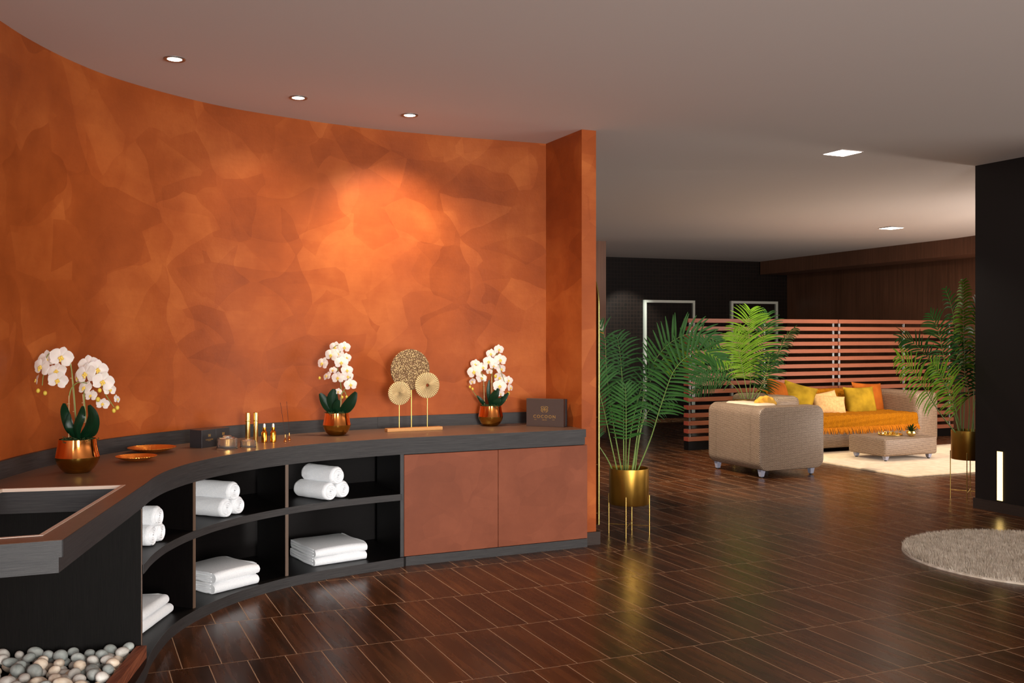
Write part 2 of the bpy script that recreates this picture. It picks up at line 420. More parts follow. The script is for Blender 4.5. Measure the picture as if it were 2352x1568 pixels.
def disc_mat(name, kind):
    a = NT(name, (180, 140, 90), .5, .25); v = a.coord('Object')
    sp = a.n('ShaderNodeSeparateXYZ', {0: v}); x, z = sp.outputs[0], sp.outputs[2]
    r = a.math('SQRT', a.math('ADD', a.math('MULTIPLY', x, x), a.math('MULTIPLY', z, z))); ang = a.math('ARCTAN2', z, x)
    if kind == 0:
        cv = a.n('ShaderNodeCombineXYZ', {0: x, 1: z, 2: 0}).outputs[0]
        h = a.n('ShaderNodeTexVoronoi', {'Vector': cv, 'Scale': 95, 'Randomness': .8}, feature='F1').outputs['Distance']
        h = a.math('ABSOLUTE', a.math('SUBTRACT', h, .28)); h = a.math('SUBTRACT', 1, a.math('MULTIPLY', h, 4.5))
    elif kind == 1:
        h = a.math('ABSOLUTE', a.math('SINE', a.math('MULTIPLY', ang, 20)))
    else:
        zz = a.math('PINGPONG', a.math('MULTIPLY', r, 60), 1)
        h = a.math('ABSOLUTE', a.math('SINE', a.math('ADD', a.math('MULTIPLY', ang, 18), a.math('MULTIPLY', zz, 1.6))))
    a.link(a.ramp(h, [(.15, (128, 98, 66)), (.7, (216, 186, 132))]), 'Base Color'); a.bump(h, .8, .004); return a.m

# ---------------------------------------------------------------- plan curves (metres, seen from above)
H1, H2 = 2.762, 2.665
WALL = [(-2.10, 1.6), (-2.13, 2.4), (-2.16, 3.2), (-2.20, 3.75), (-2.222, 4.28), (-2.228, 4.56), (-2.20, 4.89), (-2.13, 5.20), (-2.015, 5.47), (-1.865, 5.73), (-1.69, 5.96), (-1.46, 6.175), (-1.21, 6.375), (-.9, 6.575), (-.63, 6.71), (-.349, 6.84), (.243, 7.074)]
wall = [tuple(p[:2]) for p in spline([(x, y, 0) for x, y in WALL], 6)]
FRONT = [(-1.368, 3.011), (-1.424, 3.385), (-1.479, 3.756), (-1.512, 3.98), (-1.544, 4.19), (-1.560, 4.28), (-1.573, 4.38), (-1.583, 4.52), (-1.580, 4.65), (-1.568, 4.78), (-1.545, 4.90), (-1.515, 5.02), (-1.475, 5.13), (-1.425, 5.245), (-1.362, 5.355), (-1.29, 5.46), (-1.20, 5.572), (-1.09, 5.682), (-.94, 5.80), (-.80, 5.90), (-.66, 5.985)]
front = [tuple(p[:2]) for p in spline([(x, y, 0) for x, y in FRONT], 4)]
frontS = front+[(-.3, 6.158), (.1, 6.348), (.487, 6.535)]
PL = [(-1.36, 3.03), (-1.419, 3.56), (-1.478, 3.96), (-1.528, 4.178), (-1.555, 4.348), (-1.571, 4.50), (-1.573, 4.62), (-1.56, 4.76), (-1.512, 4.974), (-1.432, 5.191), (-1.335, 5.36), (-1.228, 5.505), (-1.10, 5.635), (-.963, 5.745), (-.80, 5.87), (-.655, 5.978)]
plinth = [tuple(p[:2]) for p in spline([(x, y, 0) for x, y in PL], 4)]

# ---------------------------------------------------------------- structure
bm = NB(); prism(bm, [(-4, -4), (14, -4), (14, 22), (-4, 22)], -.1, 0); struct('floor', bm, M['floor'])
bm = NB()
rows = [(-4, H1), (8.2, H1), (13.0, H2), (22, H2)]
vs = [[bm.verts.new((x, y, z)) for x in (-4, 14)] for y, z in rows]
vt = [[bm.verts.new((x, y, 3.0)) for x in (-4, 14)] for y, z in rows]
for A, B in zip(vs, vs[1:]): bm.faces.new((A[0], B[0], B[1], A[1]))
for A, B in zip(vt, vt[1:]): bm.faces.new((A[0], A[1], B[1], B[0]))
for k in (0, 1):
    for i in range(3): bm.faces.new((vs[i][k], vs[i+1][k], vt[i+1][k], vt[i][k]))
bm.faces.new((vs[0][0], vs[0][1], vt[0][1], vt[0][0])); bm.faces.new((vs[3][0], vs[3][1], vt[3][1], vt[3][0]))
bmesh.ops.recalc_face_normals(bm, faces=bm.faces)
struct('ceiling', bm, M['ceil'])
bm = NB(); ribbon(bm, wall, offset(wall, .12), 0, H1+.01); struct('wall_left', bm, M['stucco'], smooth=.5)
# the end of the orange wall, turning towards the room
bm = NB(); prism(bm, [(.243, 7.074), (.463, 6.579), (.562, 6.622), (.196, 7.444), (.10, 7.40)], 0, H1+.01); struct('wall_end', bm, M['stucco'])
bm = NB(); prism(bm, [(.4545, 6.598), (.468, 6.562), (.590, 6.614), (.215, 7.455), (.198, 7.447), (.562, 6.623)], 0, .085); struct('baseboard_end', bm, M['skirt'])
# near dark wall on the right
c0 = Vector((3.743, 8.003, 0)); c1 = c0-GN*1.6; c2 = c1+GD*1.5; c3 = c0+GD*1.5
bm = NB(); prism(bm, [c0, c1, c2, c3], 0, H1); struct('wall_right', bm, M['black'])
bm = NB(); e0 = c0-GD*.012+GN*.012; prism(bm, [e0, e0-GN*1.65, c1, c0, c3, c3+GN*.012], 0, .082); struct('baseboard_right', bm, M['skirt'])
# far walls
b0 = Vector((.2, 16.0-.55, 0)); bdir = Vector((4.31-1.54, 17.23-16.14, 0)).normalized(); b0 = Vector((1.54, 16.14, 0))-bdir*1.6
b1 = Vector((1.54, 16.14, 0))+bdir*3.55; bn = Vector((-bdir.y, bdir.x, 0))
def wallbox(name, a, b, t, z0, z1, mat):
    a, b = Vector(a), Vector(b); L_ = (b-a).length; bm = NB(); add_box(bm, (0, 0, z0), (L_, t, z1)); M_ = fr(a, b-a)
    o = struct(name, bm, mat); o.matrix_world = M_; return o
wallbox('wall_back', b0, b1+bdir*.3, .2, 0, H2+.02, M['mosaic'])
rw0 = b1; rdir = Vector((1.64, -4.5, 0)).normalized()
wallbox('wall_far_right', rw0, rw0+rdir*8, .2, 0, H2+.3, M['walnut'])
k0 = Vector((4.31, 17.20, 0))
wallbox('trim_1', k0, k0+rdir*8, .5, 2.44, H2+.3, M['walnut'])
bm = NB(); prism(bm, [(1.276, 13.44), (1.276+.25*GN.x*0+.0, 13.44), (.2, 12.96), (-.6, 15.2), (1.10, 15.9)], 0, H2+.02); struct('wall_far_left', bm, M['walnut2'])
bm = NB(); prism(bm, [(.2, 12.94), (1.29, 13.425), (1.29, 13.445), (.2, 12.965)], 0, .075); struct('baseboard_far_left', bm, M['skirt'])
# two metal door frames in the far wall
def doorframe(name, pxl, pxr, z1):
    def hit(px):
        r = (px-HX)/F; a = Vector((1.54, 16.14, 0)); s = (r*a.y-a.x)/(bdir.x-r*bdir.y); return a+bdir*s
    a, b = hit(pxl), hit(pxr); W_ = (b-a).length; root = empty(name, a, math.atan2(bdir.y, bdir.x)); root['kind'] = 'structure'
    bm = NB(); add_box(bm, (.04, -.012, 0), (W_-.04, .01, z1-.04)); obj('door_leaf', bm, M['mosaic'], root)
    bm = NB(); t = .042
    add_box(bm, (0, -.05, 0), (t, .02, z1)); add_box(bm, (W_-t, -.05, 0), (W_, .02, z1)); add_box(bm, (t, -.05, z1-t), (W_-t, .02, z1))
    obj('door_frame', bm, M['framepaint'], root)
doorframe('door_1', 1477, 1593, 1.972); doorframe('door_2', 1676, 1783, 1.975)

# ---------------------------------------------------------------- curved counter
Z0, ZT = .776, .724                      # top of worktop, underside of slab
lipdir = Vector((.155, .065, 0)).normalized()
corner = Vector((-1.368, 3.011, 0)); lipend = Vector((-2.12, 2.69, 0))
backc = [p for p in wall if p[1] > 2.69]
hole = [(-2.07, 4.005), (-1.603, 4.108), (-1.456, 3.075), (-2.02, 2.835)]
outer = [tuple(lipend[:2])]+frontS+[(.455, 6.60), (.245, 7.068)]+[p for p in reversed(backc[:-1])]
ct = empty('curved_worktop', (-1.2, 5.9, Z0), 0, 'long curved dark wood worktop with back lip and a cut-out opening at its near end', 'worktop')
def part(name, bm, mt, parent, **k):
    o = obj(name, bm, mt, parent, **k); o.matrix_parent_inverse = Matrix.Translation(-Vector(parent.location)); return o
bm = NB(); prism(bm, outer, ZT, Z0, [hole]); uvl = bm.loops.layers.uv.verify()
bm.normal_update()
for f in bm.faces:
    for l in f.loops:
        c = l.vert.co
        l[uvl].uv = (c.x*.9+c.y*.42, c.y*.9-c.x*.42) if abs(f.normal.z) > .5 else (c.x+c.y, c.z)
part('tabletop', bm, M['lamtop'], ct)
sl = offset(frontS, -.003)
bm = NB(); ribbon(bm, sl, frontS, ZT, Z0-.0005); part('front_edge', bm, M['lam'], ct, smooth=.5)
ap = offset(frontS[1:], .012); ap[0] = (ap[0][0], ap[0][1]-.35)
sa = (-1.3815, 3.019); ap = [sa]+[p for p in offset(frontS, .012) if p[1] > 3.05]
bm = NB(); ribbon(bm, ap, offset(ap, .02), ZT-.05, ZT); part('apron', bm, M['lam'], ct, smooth=.5)
le0, le1 = lipend, corner
bm = NB(); ribbon(bm, [tuple((le0-Vector((0, .003, 0)))[:2]), (le1.x+.001, le1.y-.003)], [tuple(le0[:2]), tuple(le1[:2])], ZT, Z0-.0005); part('front_edge', bm, M['lam'], ct)
bm = NB(); q0 = le0+Vector((0, .012, 0)); q1 = Vector((-1.3815, 3.019, 0)); ribbon(bm, [tuple(q0[:2]), tuple(q1[:2])], [(q0.x, q0.y+.02), (q1.x-.01, q1.y+.02)], ZT-.05, ZT); part('apron', bm, M['lam'], ct)
# apron behind the opening and at its sides
bm = NB(); ribbon(bm, [(-2.07, 4.0035), (-1.6025, 4.1065)], [(-2.07, 4.0235), (-1.6025, 4.1265)], ZT-.05, Z0-.0125); part('apron', bm, M['lam'], ct)
# pale trim round the opening
hc = Vector((sum(p[0] for p in hole)/4, sum(p[1] for p in hole)/4, 0))
bm = NB(); inn = []
for i, p in enumerate(hole):
    a, b, c = Vector(hole[i-1]), Vector(p), Vector(hole[(i+1) % 4])
    n1 = Vector((-(b-a).y, (b-a).x)).normalized(); n2 = Vector((-(c-b).y, (c-b).x)).normalized()
    if (Vector(hc[:2])-b).dot(n1) < 0: n1 = -n1
    if (Vector(hc[:2])-b).dot(n2) < 0: n2 = -n2
    k = (n1+n2); k = k/(1+n1.dot(n2)); inn.append(tuple(b+k*.015))
prism(bm, hole, Z0-.012, Z0+.0015, [inn]); part('opening_trim', bm, M['trim'], ct)
# backsplash lip along the wall, with a joint
w2 = [p for p in wall if p[1] > 2.69]
iw = min(range(len(w2)), key=lambda i: abs((w2[i][0]/w2[i][1])*F+HX-857))
for seg in (w2[:iw+1], w2[iw:]):
    s2 = seg if seg is not w2[iw:] else seg
    bm = NB(); A = offset(seg, -.02); B = offset(seg, -.001)
    if seg[0][0] > -1.5: A[0] = (A[0][0]+.0015, A[0][1]+.0007)
    ribbon(bm, A, B, Z0, Z0+.077); part('backsplash', bm, M['lam'], ct, smooth=.5)

# curved open shelving unit
su = empty('curved_shelf_unit', (-1.5, 5.4, 0), 0, 'curved open shelving unit with black interior holding white towels', 'shelving unit')
bpoly = plinth+[(-.60, 6.04), (-.80, 6.50)]+[p for p in reversed(offset(w2, -.03)) if p[0] < -.85]
bm = NB(); prism(bm, bpoly, .0, .055); part('bottom_board', bm, M['inner'], su, sw=True)
bm = NB(); ribbon(bm, offset(plinth, -.003), plinth, .0, .055); part('plinth', bm, M['lam'], su, smooth=.5)
pd = [p for p in offset(front, .008) if p[1] > 4.14]
SZ = .398
bm = NB(); prism(bm, pd+[(-.84, 6.47)]+[p for p in reversed(offset(w2, -.03)) if p[0] < -.85 and p[1] > 4.1], SZ, SZ+.038); part('shelf', bm, M['inner'], su)
bm = NB(); ribbon(bm, offset(pd, -.003), pd, SZ, SZ+.038); part('shelf_edge', bm, M['lam'], su, smooth=.5)
bm = NB(); ribbon(bm, [p for p in offset(w2, -.045) if p[1] > 4.05 and p[0] < -.8], [p for p in offset(w2, -.028) if p[1] > 4.05 and p[0] < -.8], .055, ZT-.05); part('back_panel', bm, M['inner'], su, smooth=.5)
def divider(px, L_, ang=None, t=.018, nm='divider'):
    r = (px-HX)/F
    i = min(range(len(pd)), key=lambda i: abs(pd[i][0]/pd[i][1]-r)); p = Vector((pd[i][0], pd[i][1], 0))
    a, b = Vector(pd[max(i-1, 0)]), Vector(pd[min(i+1, len(pd)-1)]); tn = (b-a).normalized()
    n_ = Vector((-tn.y, tn.x, 0))
    if ang is not None: n_ = Vector((math.cos(ang), math.sin(ang), 0))
    x = Vector((n_.y, -n_.x, 0))
    o_ = p-x*t/2+n_*.003
    for nme, y0, y1, mt in ((nm, .003, L_, 'inner'), ('edge_band', 0, .003, 'edge' if px < 800 else 'lam')):
        bm = NB(); add_box(bm, (0, y0, .055), (t, y1, ZT-.05))
        for v in bm.verts: v.co = o_+x*v.co.x+n_*v.co.y+Vector((0, 0, v.co.z))
        bmesh.ops.recalc_face_normals(bm, faces=bm.faces)
        part(nme, bm, M[mt], su, sw=True)
divider(445, .50, math.radians(158)); divider(663, .50, math.radians(122)); divider(917.5, .50, math.radians(114), .022)
# tall end panel behind the pebble bed
bm = NB(); pe0 = Vector((-2.20, 3.99, 0)); pe1 = Vector((-1.549, 4.136, 0)); dd = (pe1-pe0).normalized()
add_box(bm, (0, 0, .055), ((pe1-pe0).length, .018, ZT-.002)); M_ = fr(pe0, dd)
for v in bm.verts: v.co = M_ @ v.co
part('end_panel', bm, M['lamdark'], su, sw=True)
bm = NB(); add_box(bm, ((pe1-pe0).length, -.001, .055), ((pe1-pe0).length+.003, .019, ZT-.051))
for v in bm.verts: v.co = M_ @ v.co
part('edge_band', bm, M['edge'], su)

# two-door cabinet
A0 = Vector((-.652, 5.988, 0)); A1 = Vector((.497, 6.533, 0)); cd = (A1-A0).normalized(); CL = (A1-A0).length
dc = empty('two_door_cabinet', A0, math.atan2(cd.y, cd.x), 'terracotta cabinet with two flat handleless doors at the right end of the counter', 'cabinet')
dc.location.z = 0
bm = NB(); add_box(bm, (0, .0, 0), (CL, .022, .055)); obj('plinth', bm, M['lam'], dc)
bm = NB(); add_box(bm, (.005, .024, .02), (CL-.012, .45, ZT-.052)); obj('carcass', bm, M['inner'], dc)
dw = (CL-.004)/2; dm = (A0+cd*0)
for k, (xa, xb) in enumerate(((.002, .6255), (.6285, CL+.002))):
    bm = NB(); add_box(bm, (xa, .004, .057), (xb, .022, ZT-.053), .0012, 1); obj('cabinet_door', bm, M['door'], dc)

# ---------------------------------------------------------------- pebble bed
bd = Vector((-.0615, .52, 0)).normalized(); be = Vector((-1.562, 4.118, 0)); bs = be-bd*1.0
bm = NB(); prism(bm, [tuple((bs)[:2]), tuple((bs+Vector((.042, .006, 0)))[:2]), tuple((be+Vector((.040, .008, 0)))[:2]), tuple(be[:2])], .055, .106)
o = obj('wooden_kerb', bm, M['beam']); o.data.uv_layers[0]
uvb = o.data.uv_layers[0].data
for p in o.data.polygons:
    for li in p.loop_indices:
        c = o.data.vertices[o.data.loops[li].vertex_index].co; uvb[li].uv = (c.y, c.x+c.z)
meta(o, 'short red-brown wooden kerb edging the pebble bed at the foot of the dark panel', 'kerb')
def rock(seed, sx, sy, sz):
    rnd = random.Random(seed); bm = NB(); bmesh.ops.create_icosphere(bm, subdivisions=3, radius=1)
    ax = [(Vector((rnd.uniform(-1, 1), rnd.uniform(-1, 1), rnd.uniform(-1, 1))).normalized(), rnd.uniform(-.13, .10)) for _ in range(7)]
    for v in bm.verts:
        d = v.co.normalized(); k = 1
        for a_, s_ in ax: k += s_*max(0, d.dot(a_))**2
        v.co = Vector((d.x*sx, d.y*sy, d.z*sz))*k
    return bm
protos = []
dims = [(.036, .025, .021), (.030, .024, .020), (.026, .022, .019), (.034, .021, .018), (.028, .027, .021), (.022, .019, .017), (.04, .026, .022), (.024, .018, .016)]
for i, d_ in enumerate(dims):
    me = bpy.data.meshes.new('pebble'); b = rock(i+3, *d_); boxuv(b); b.to_mesh(me); b.free()
    for p in me.polygons: p.use_smooth = True
    for mk in ('peb1', 'peb2', 'peb3'):
        m2 = me.copy(); m2.materials.append(M[mk]); protos.append((mk, m2, d_))
PL_ = {'peb1': ('smooth grey river pebble lying in the wood-edged bed under the counter opening', 'grey river pebbles in the bed'),
       'peb2': ('cream and tan river pebble lying in the wood-edged bed under the counter opening', 'cream river pebbles in the bed'),
       'peb3': ('off-white river pebble lying in the wood-edged bed under the counter opening', 'off-white river pebbles in the bed')}
rnd = random.Random(5); placed = []
def inbed(x, y, m):
    pl_y = 3.99+(x+2.20)*.224 - m
    xr = -1.562+(4.118-y)*.118 - m
    return x < xr and y < pl_y and x > -2.13 and y > 3.52
npb = 0
for layer, (zc, tries, sep) in enumerate(((.078, 3200, .050), (.106, 1800, .056))):
    cur = []
    for _ in range(tries):
        x, y = rnd.uniform(-2.13, -1.50), rnd.uniform(3.5, 4.12)
        if not inbed(x, y, .026): continue
        if x/y < -.56: continue
        if any((x-a)**2+(y-b)**2 < sep*sep for a, b in cur): continue
        cur.append((x, y))
        mk = rnd.choices(('peb1', 'peb2', 'peb3'), (.34, .38, .28))[0]
        if y > 3.95 and rnd.random() < .6: mk = 'peb1'
        _, me, d_ = rnd.choice([p for p in protos if p[0] == mk])
        o = bpy.data.objects.new('pebble', me); COL.objects.link(o)
        o.location = (x, y, zc+rnd.uniform(-.003, .004)); o.rotation_euler = (rnd.uniform(-.35, .35), rnd.uniform(-.35, .35), rnd.uniform(0, PI)); s_ = rnd.uniform(.92, 1.15); o.scale = (s_, s_, s_)
        tone = {'peb1': 'grey', 'peb2': 'tan and cream', 'peb3': 'off-white'}[mk]
        zone = 'at the back against the dark panel' if y > 3.93 else ('along the red-brown wooden kerb' if x > -1.70 else ('in the middle of the pebble bed' if y > 3.74 else 'at the front of the pebble bed'))
        meta(o, ('%s pebble %s%s' % (tone, 'on top of the others ' if layer else '', zone)), 'pebble', '%s pebbles %s' % (tone, zone)+(', top layer' if layer else '')); npb += 1

# ---------------------------------------------------------------- towels
def rolled(name, end, axis, L_, r, label, seed=0):
    rnd = random.Random(seed); bm = NB(); axis = Vector(axis).normalized(); M_ = fr(end, axis, Vector((0, 0, 1)).cross(axis))
    seg, nl = 48, 16
    rings = []
    prof = [(.0, .80), (.006, .93), (.018, 1.0)]+[(L_*k/nl, 1.0) for k in range(1, nl)]+[(L_-.018, 1), (L_-.006, .93), (L_, .8)]
    prof.sort()
    ph = rnd.uniform(0, 6)
    for x, k in prof:
        ring = []
        for i in range(seg):
            a = 2*PI*i/seg; rr = r*k*(1+.02*math.sin(3*a+ph)+.012*math.sin(7*a+x*60))*(1-.05*max(0, -math.sin(a))**2)
            if -PI/2 < (a-ph) % (2*PI) - PI < -PI/2+.18: rr *= .965
            ring.append(bm.verts.new(M_ @ Vector((x, rr*math.cos(a), rr*math.sin(a)))))
        rings.append(ring)
    for A, B in zip(rings, rings[1:]):
        for i in range(seg): bm.faces.new((A[i], A[(i+1) % seg], B[(i+1) % seg], B[i]))
    bm.faces.new(rings[-1])
    # spiral end face: a wound ribbon standing slightly proud
    turns, n = 3.6, 130
    prev = None; r0 = r*.8
    cen = bm.verts.new(M_ @ Vector((.012, 0, 0)))
    for i in range(seg): bm.faces.new((rings[0][i], cen, rings[0][(i+1) % seg]))
    for k in range(n+1):
        t = k/n; a = t*turns*2*PI+ph; rr = r0*1.0*t+.003; w_ = r0/turns*.42
        q = [bm.verts.new(M_ @ Vector((xx, (rr+ww)*math.cos(a), (rr+ww)*math.sin(a)))) for xx, ww in ((.010, -w_), (-.004, -w_*.5), (-.006, 0), (-.004, w_*.5), (.010, w_))]
        if prev:
            for i in range(4): bm.faces.new((prev[i], prev[i+1], q[i+1], q[i]))
        prev = q
    bmesh.ops.recalc_face_normals(bm, faces=bm.faces)
    o = obj('rolled_towel', bm, M['towel'], smooth=1.2); meta(o, label, 'towel', 'rolled white towels on the shelf'); return o
ZS = SZ+.038
def Dr(px, py, Y): return P(px, py, Y)
def rollset(ends, axis, L_, r, where):
    lab = ('top one of three rolled white towels %s', 'lower left of three rolled towels %s', 'lower right of three rolled towels %s')
    for k, e in enumerate(ends): rolled('rolled_towel', e, axis, L_, r, lab[k] % where, k+7)
def trio(base_px, base_py, axis, L_, r, where, side=None):
    # lower-left roll end centre from pixels on plane z=ZS+r
    e1 = D(base_px, base_py, ZS+r); ax = Vector((axis[0], axis[1], 0)).normalized(); sd = Vector((-ax.y, ax.x, 0))
    if sd.x < 0: sd = -sd
    sd = side or sd
    e2 = e1+sd*2*r*.985
    e0 = e1+sd*r*.92-ax*.012+Vector((0, 0, r*1.69))
    rollset([e0, e1, e2], ax, L_, r, where)
trio(759, 1129, (-.80, .60, 0), .27, .052, 'in the upper compartment beside the terracotta doors')
trio(521, 1167, (-.92, .40, 0), .27, .0495, 'in the middle upper compartment')
trio(350, 1230, (-1, .06, 0), .22, .0475, 'in the leftmost upper compartment')
def folded(corner, u, v, W_, L_, h, label, dz, seed, mult=1):
    rnd = random.Random(seed); bm = NB(); u = Vector((*u, 0)).normalized(); v = Vector((*v, 0)).normalized()
    # layered fold profile in (x across the fold, z): three plies with a rounded folded edge toward the viewer
    n = 3; t = h/n
    corner = Vector(corner)+v*L_; u, v = -v, u; W_, L_ = L_, W_
    M_ = Matrix((u, v, Vector((0, 0, 1)))).transposed().to_4x4(); M_.translation = Vector(corner)+Vector((0, 0, dz))
    prof = []
    seg = 8
    for i in range(seg+1):
        a = -PI/2+PI*i/seg; prof.append((W_-h/2+h/2*math.cos(a), h/2+h/2*math.sin(a)))
    for i in range(seg+1):
        a = PI/2+PI*i/seg; prof.append((h*.35+h*.35*math.cos(a), h/2+h/2*math.sin(a)))
    ny = 14; rings = []
    for j in range(ny+1):
        y = L_*j/ny; k = 1-.10*(abs(2*j/ny-1)**6); ring = []
        for x, z in prof:
            xx = W_/2+(x-W_/2)*(1-.01*rnd.random()); zz = z*(k if z > h*.5 else 1)+.0025*math.sin(9*x+y*13+seed)*(z > h*.5)
            ring.append(bm.verts.new(M_ @ Vector((xx, y, zz))))
        rings.append(ring)
    m = len(prof)
    for A, B in zip(rings, rings[1:]):
        for i in range(m): bm.faces.new((A[i], A[(i+1) % m], B[(i+1) % m], B[i]))
    bm.faces.new(rings[0]); bm.faces.new(rings[-1][::-1])
    # rolled plies visible on both ends
    for yy, sg in ((0, -1), (L_, 1)):
        for q in range(n):
            zc = t*(q+.5)
            pts = [M_ @ Vector((x, yy+sg*.002, zc+.003*math.sin(x*20+q))) for x in [h*.3+(W_-h*.95)*i/10 for i in range(11)]]
            tube(bm, pts, [t*.2]+[t*.42]*9+[t*.15], 8)
    for q in range(n-1): pass
    bmesh.ops.recalc_face_normals(bm, faces=bm.faces)
    o = obj('folded_towel', bm, M['towel'], smooth=1.2); meta(o, label, 'towel', 'folded white towels on the bottom board'); return o
ZB = .056
for (c_, u, v, W_, L_, h, where, sd) in (((724, 1302), (.81, .59), (-.57, .82), .335, .38, .050, 'in the lower compartment beside the terracotta doors', 1),
                                         ((494, 1366), (.60, .80), (-.80, .60), .285, .33, .055, 'in the middle lower compartment', 3),):
    c0_ = D(*c_, ZB)
    folded(c0_, u, v, W_, L_, h, 'lower of the two folded white towels '+where, 0, sd)
    folded(c0_+Vector((.003, .004, 0)), u, v, W_, L_, h, 'upper of the two folded white towels '+where, h, sd+1)
c0_ = Vector((-1.648, 4.36, ZB))
folded(c0_, (.03, 1), (-1, .03), .43, .30, .05, 'lower of the two folded white towels in the leftmost lower compartment', 0, 5)
folded(c0_+Vector((-.01, -.0, 0)), (.03, 1), (-1, .03), .40, .29, .05, 'upper of the two folded white towels in the leftmost lower compartment', .05, 6)

# ---------------------------------------------------------------- orchids
def flower_mesh():
    bm = NB()
    def petal(ang, L_, W_, cup, z):
        nu, nv = 8, 8; d = Vector((math.cos(ang), math.sin(ang), 0)); s_ = Vector((-d.y, d.x, 0)); g = []
        for i in range(nu+1):
            t = i/nu; wd = W_*math.sin(PI*min(1, t*.93+.07))**.62*(.35+.65*min(1, t*2.2))
            row = []
            for j in range(nv+1):
                q = j/nv*2-1; p = d*(L_*t)+s_*(wd*q)
                p.z = z-cup*(t*t*.35)-.10*q*q*W_+.05*math.sin(3*q+4*t)*W_; row.append(bm.verts.new(p))
            g.append(row)
        for i in range(nu):
            for j in range(nv): bm.faces.new((g[i][j], g[i+1][j], g[i+1][j+1], g[i][j+1]))
    for a_ in (90, 215, 325): petal(math.radians(a_), 1.0, .40, .22, -.04)
    for a_ in (12, 168): petal(math.radians(a_), 1.05, .62, .05, .03)
    return bm
def lip_mesh():
    bm = NB()
    for (x, y, z, r, sx, sy) in ((0, -.05, .12, .14, 1, 1), (-.15, -.14, .14, .10, 1, 1.3), (.15, -.14, .14, .10, 1, 1.3), (0, -.30, .16, .11, .9, 1.7), (0, .05, .14, .09, 1, 1)):
        t = NB(); bmesh.ops.create_icosphere(t, subdivisions=2, radius=r)
        for v in t.verts: v.co = Vector((v.co.x*sx+x, v.co.y*sy+y, v.co.z+z))
        tm = bpy.data.meshes.new('t'); t.to_mesh(tm); t.free(); bm.from_mesh(tm)
    return bm
b = flower_mesh(); FM = bpy.data.meshes.new('flower'); boxuv(b); b.to_mesh(FM); b.free(); FM.materials.append(M['petal'])
b = lip_mesh(); LM = bpy.data.meshes.new('lip'); boxuv(b); b.to_mesh(LM); b.free(); LM.materials.append(M['lip'])
b = NB(); bmesh.ops.create_icosphere(b, subdivisions=2, radius=1); BMh = bpy.data.meshes.new('bud'); boxuv(b)
for v in b.verts: v.co.z *= 1.25
b.to_mesh(BMh); b.free(); BMh.materials.append(M['bud'])
for me in (FM, LM, BMh):
    for p in me.polygons: p.use_smooth = True
def leaf(root, pts, W_, side, mat, name='leaf', curl=.25, fold=0):
    sp = spline(pts, 6); n = len(sp); bm = NB(); uv = bm.loops.layers.uv.verify(); g = []
    side = Vector(side).normalized()
    for i, p in enumerate(sp):
        t = i/(n-1); wd = W_*math.sin(PI*(.06+.90*t))**.7; tg = (sp[min(i+1, n-1)]-sp[max(i-1, 0)]).normalized()
        s_ = (side-tg*side.dot(tg)).normalized(); nn = tg.cross(s_)
        g.append([bm.verts.new(p+s_*(wd*q)+nn*(curl*wd*q*q)) for q in (-1, -.5, 0, .5, 1)])
    for i in range(n-1):
        for j in range(4):
            f = bm.faces.new((g[i][j], g[i+1][j], g[i+1][j+1], g[i][j+1]))
            for l, c in zip(f.loops, ((j/4, i/n), (j/4, (i+1)/n), ((j+1)/4, (i+1)/n), ((j+1)/4, i/n))): l[uv].uv = c
    bmesh.ops.solidify(bm, geom=bm.faces[:], thickness=.0012)
    return obj(name, bm, mat, root, smooth=1.2)
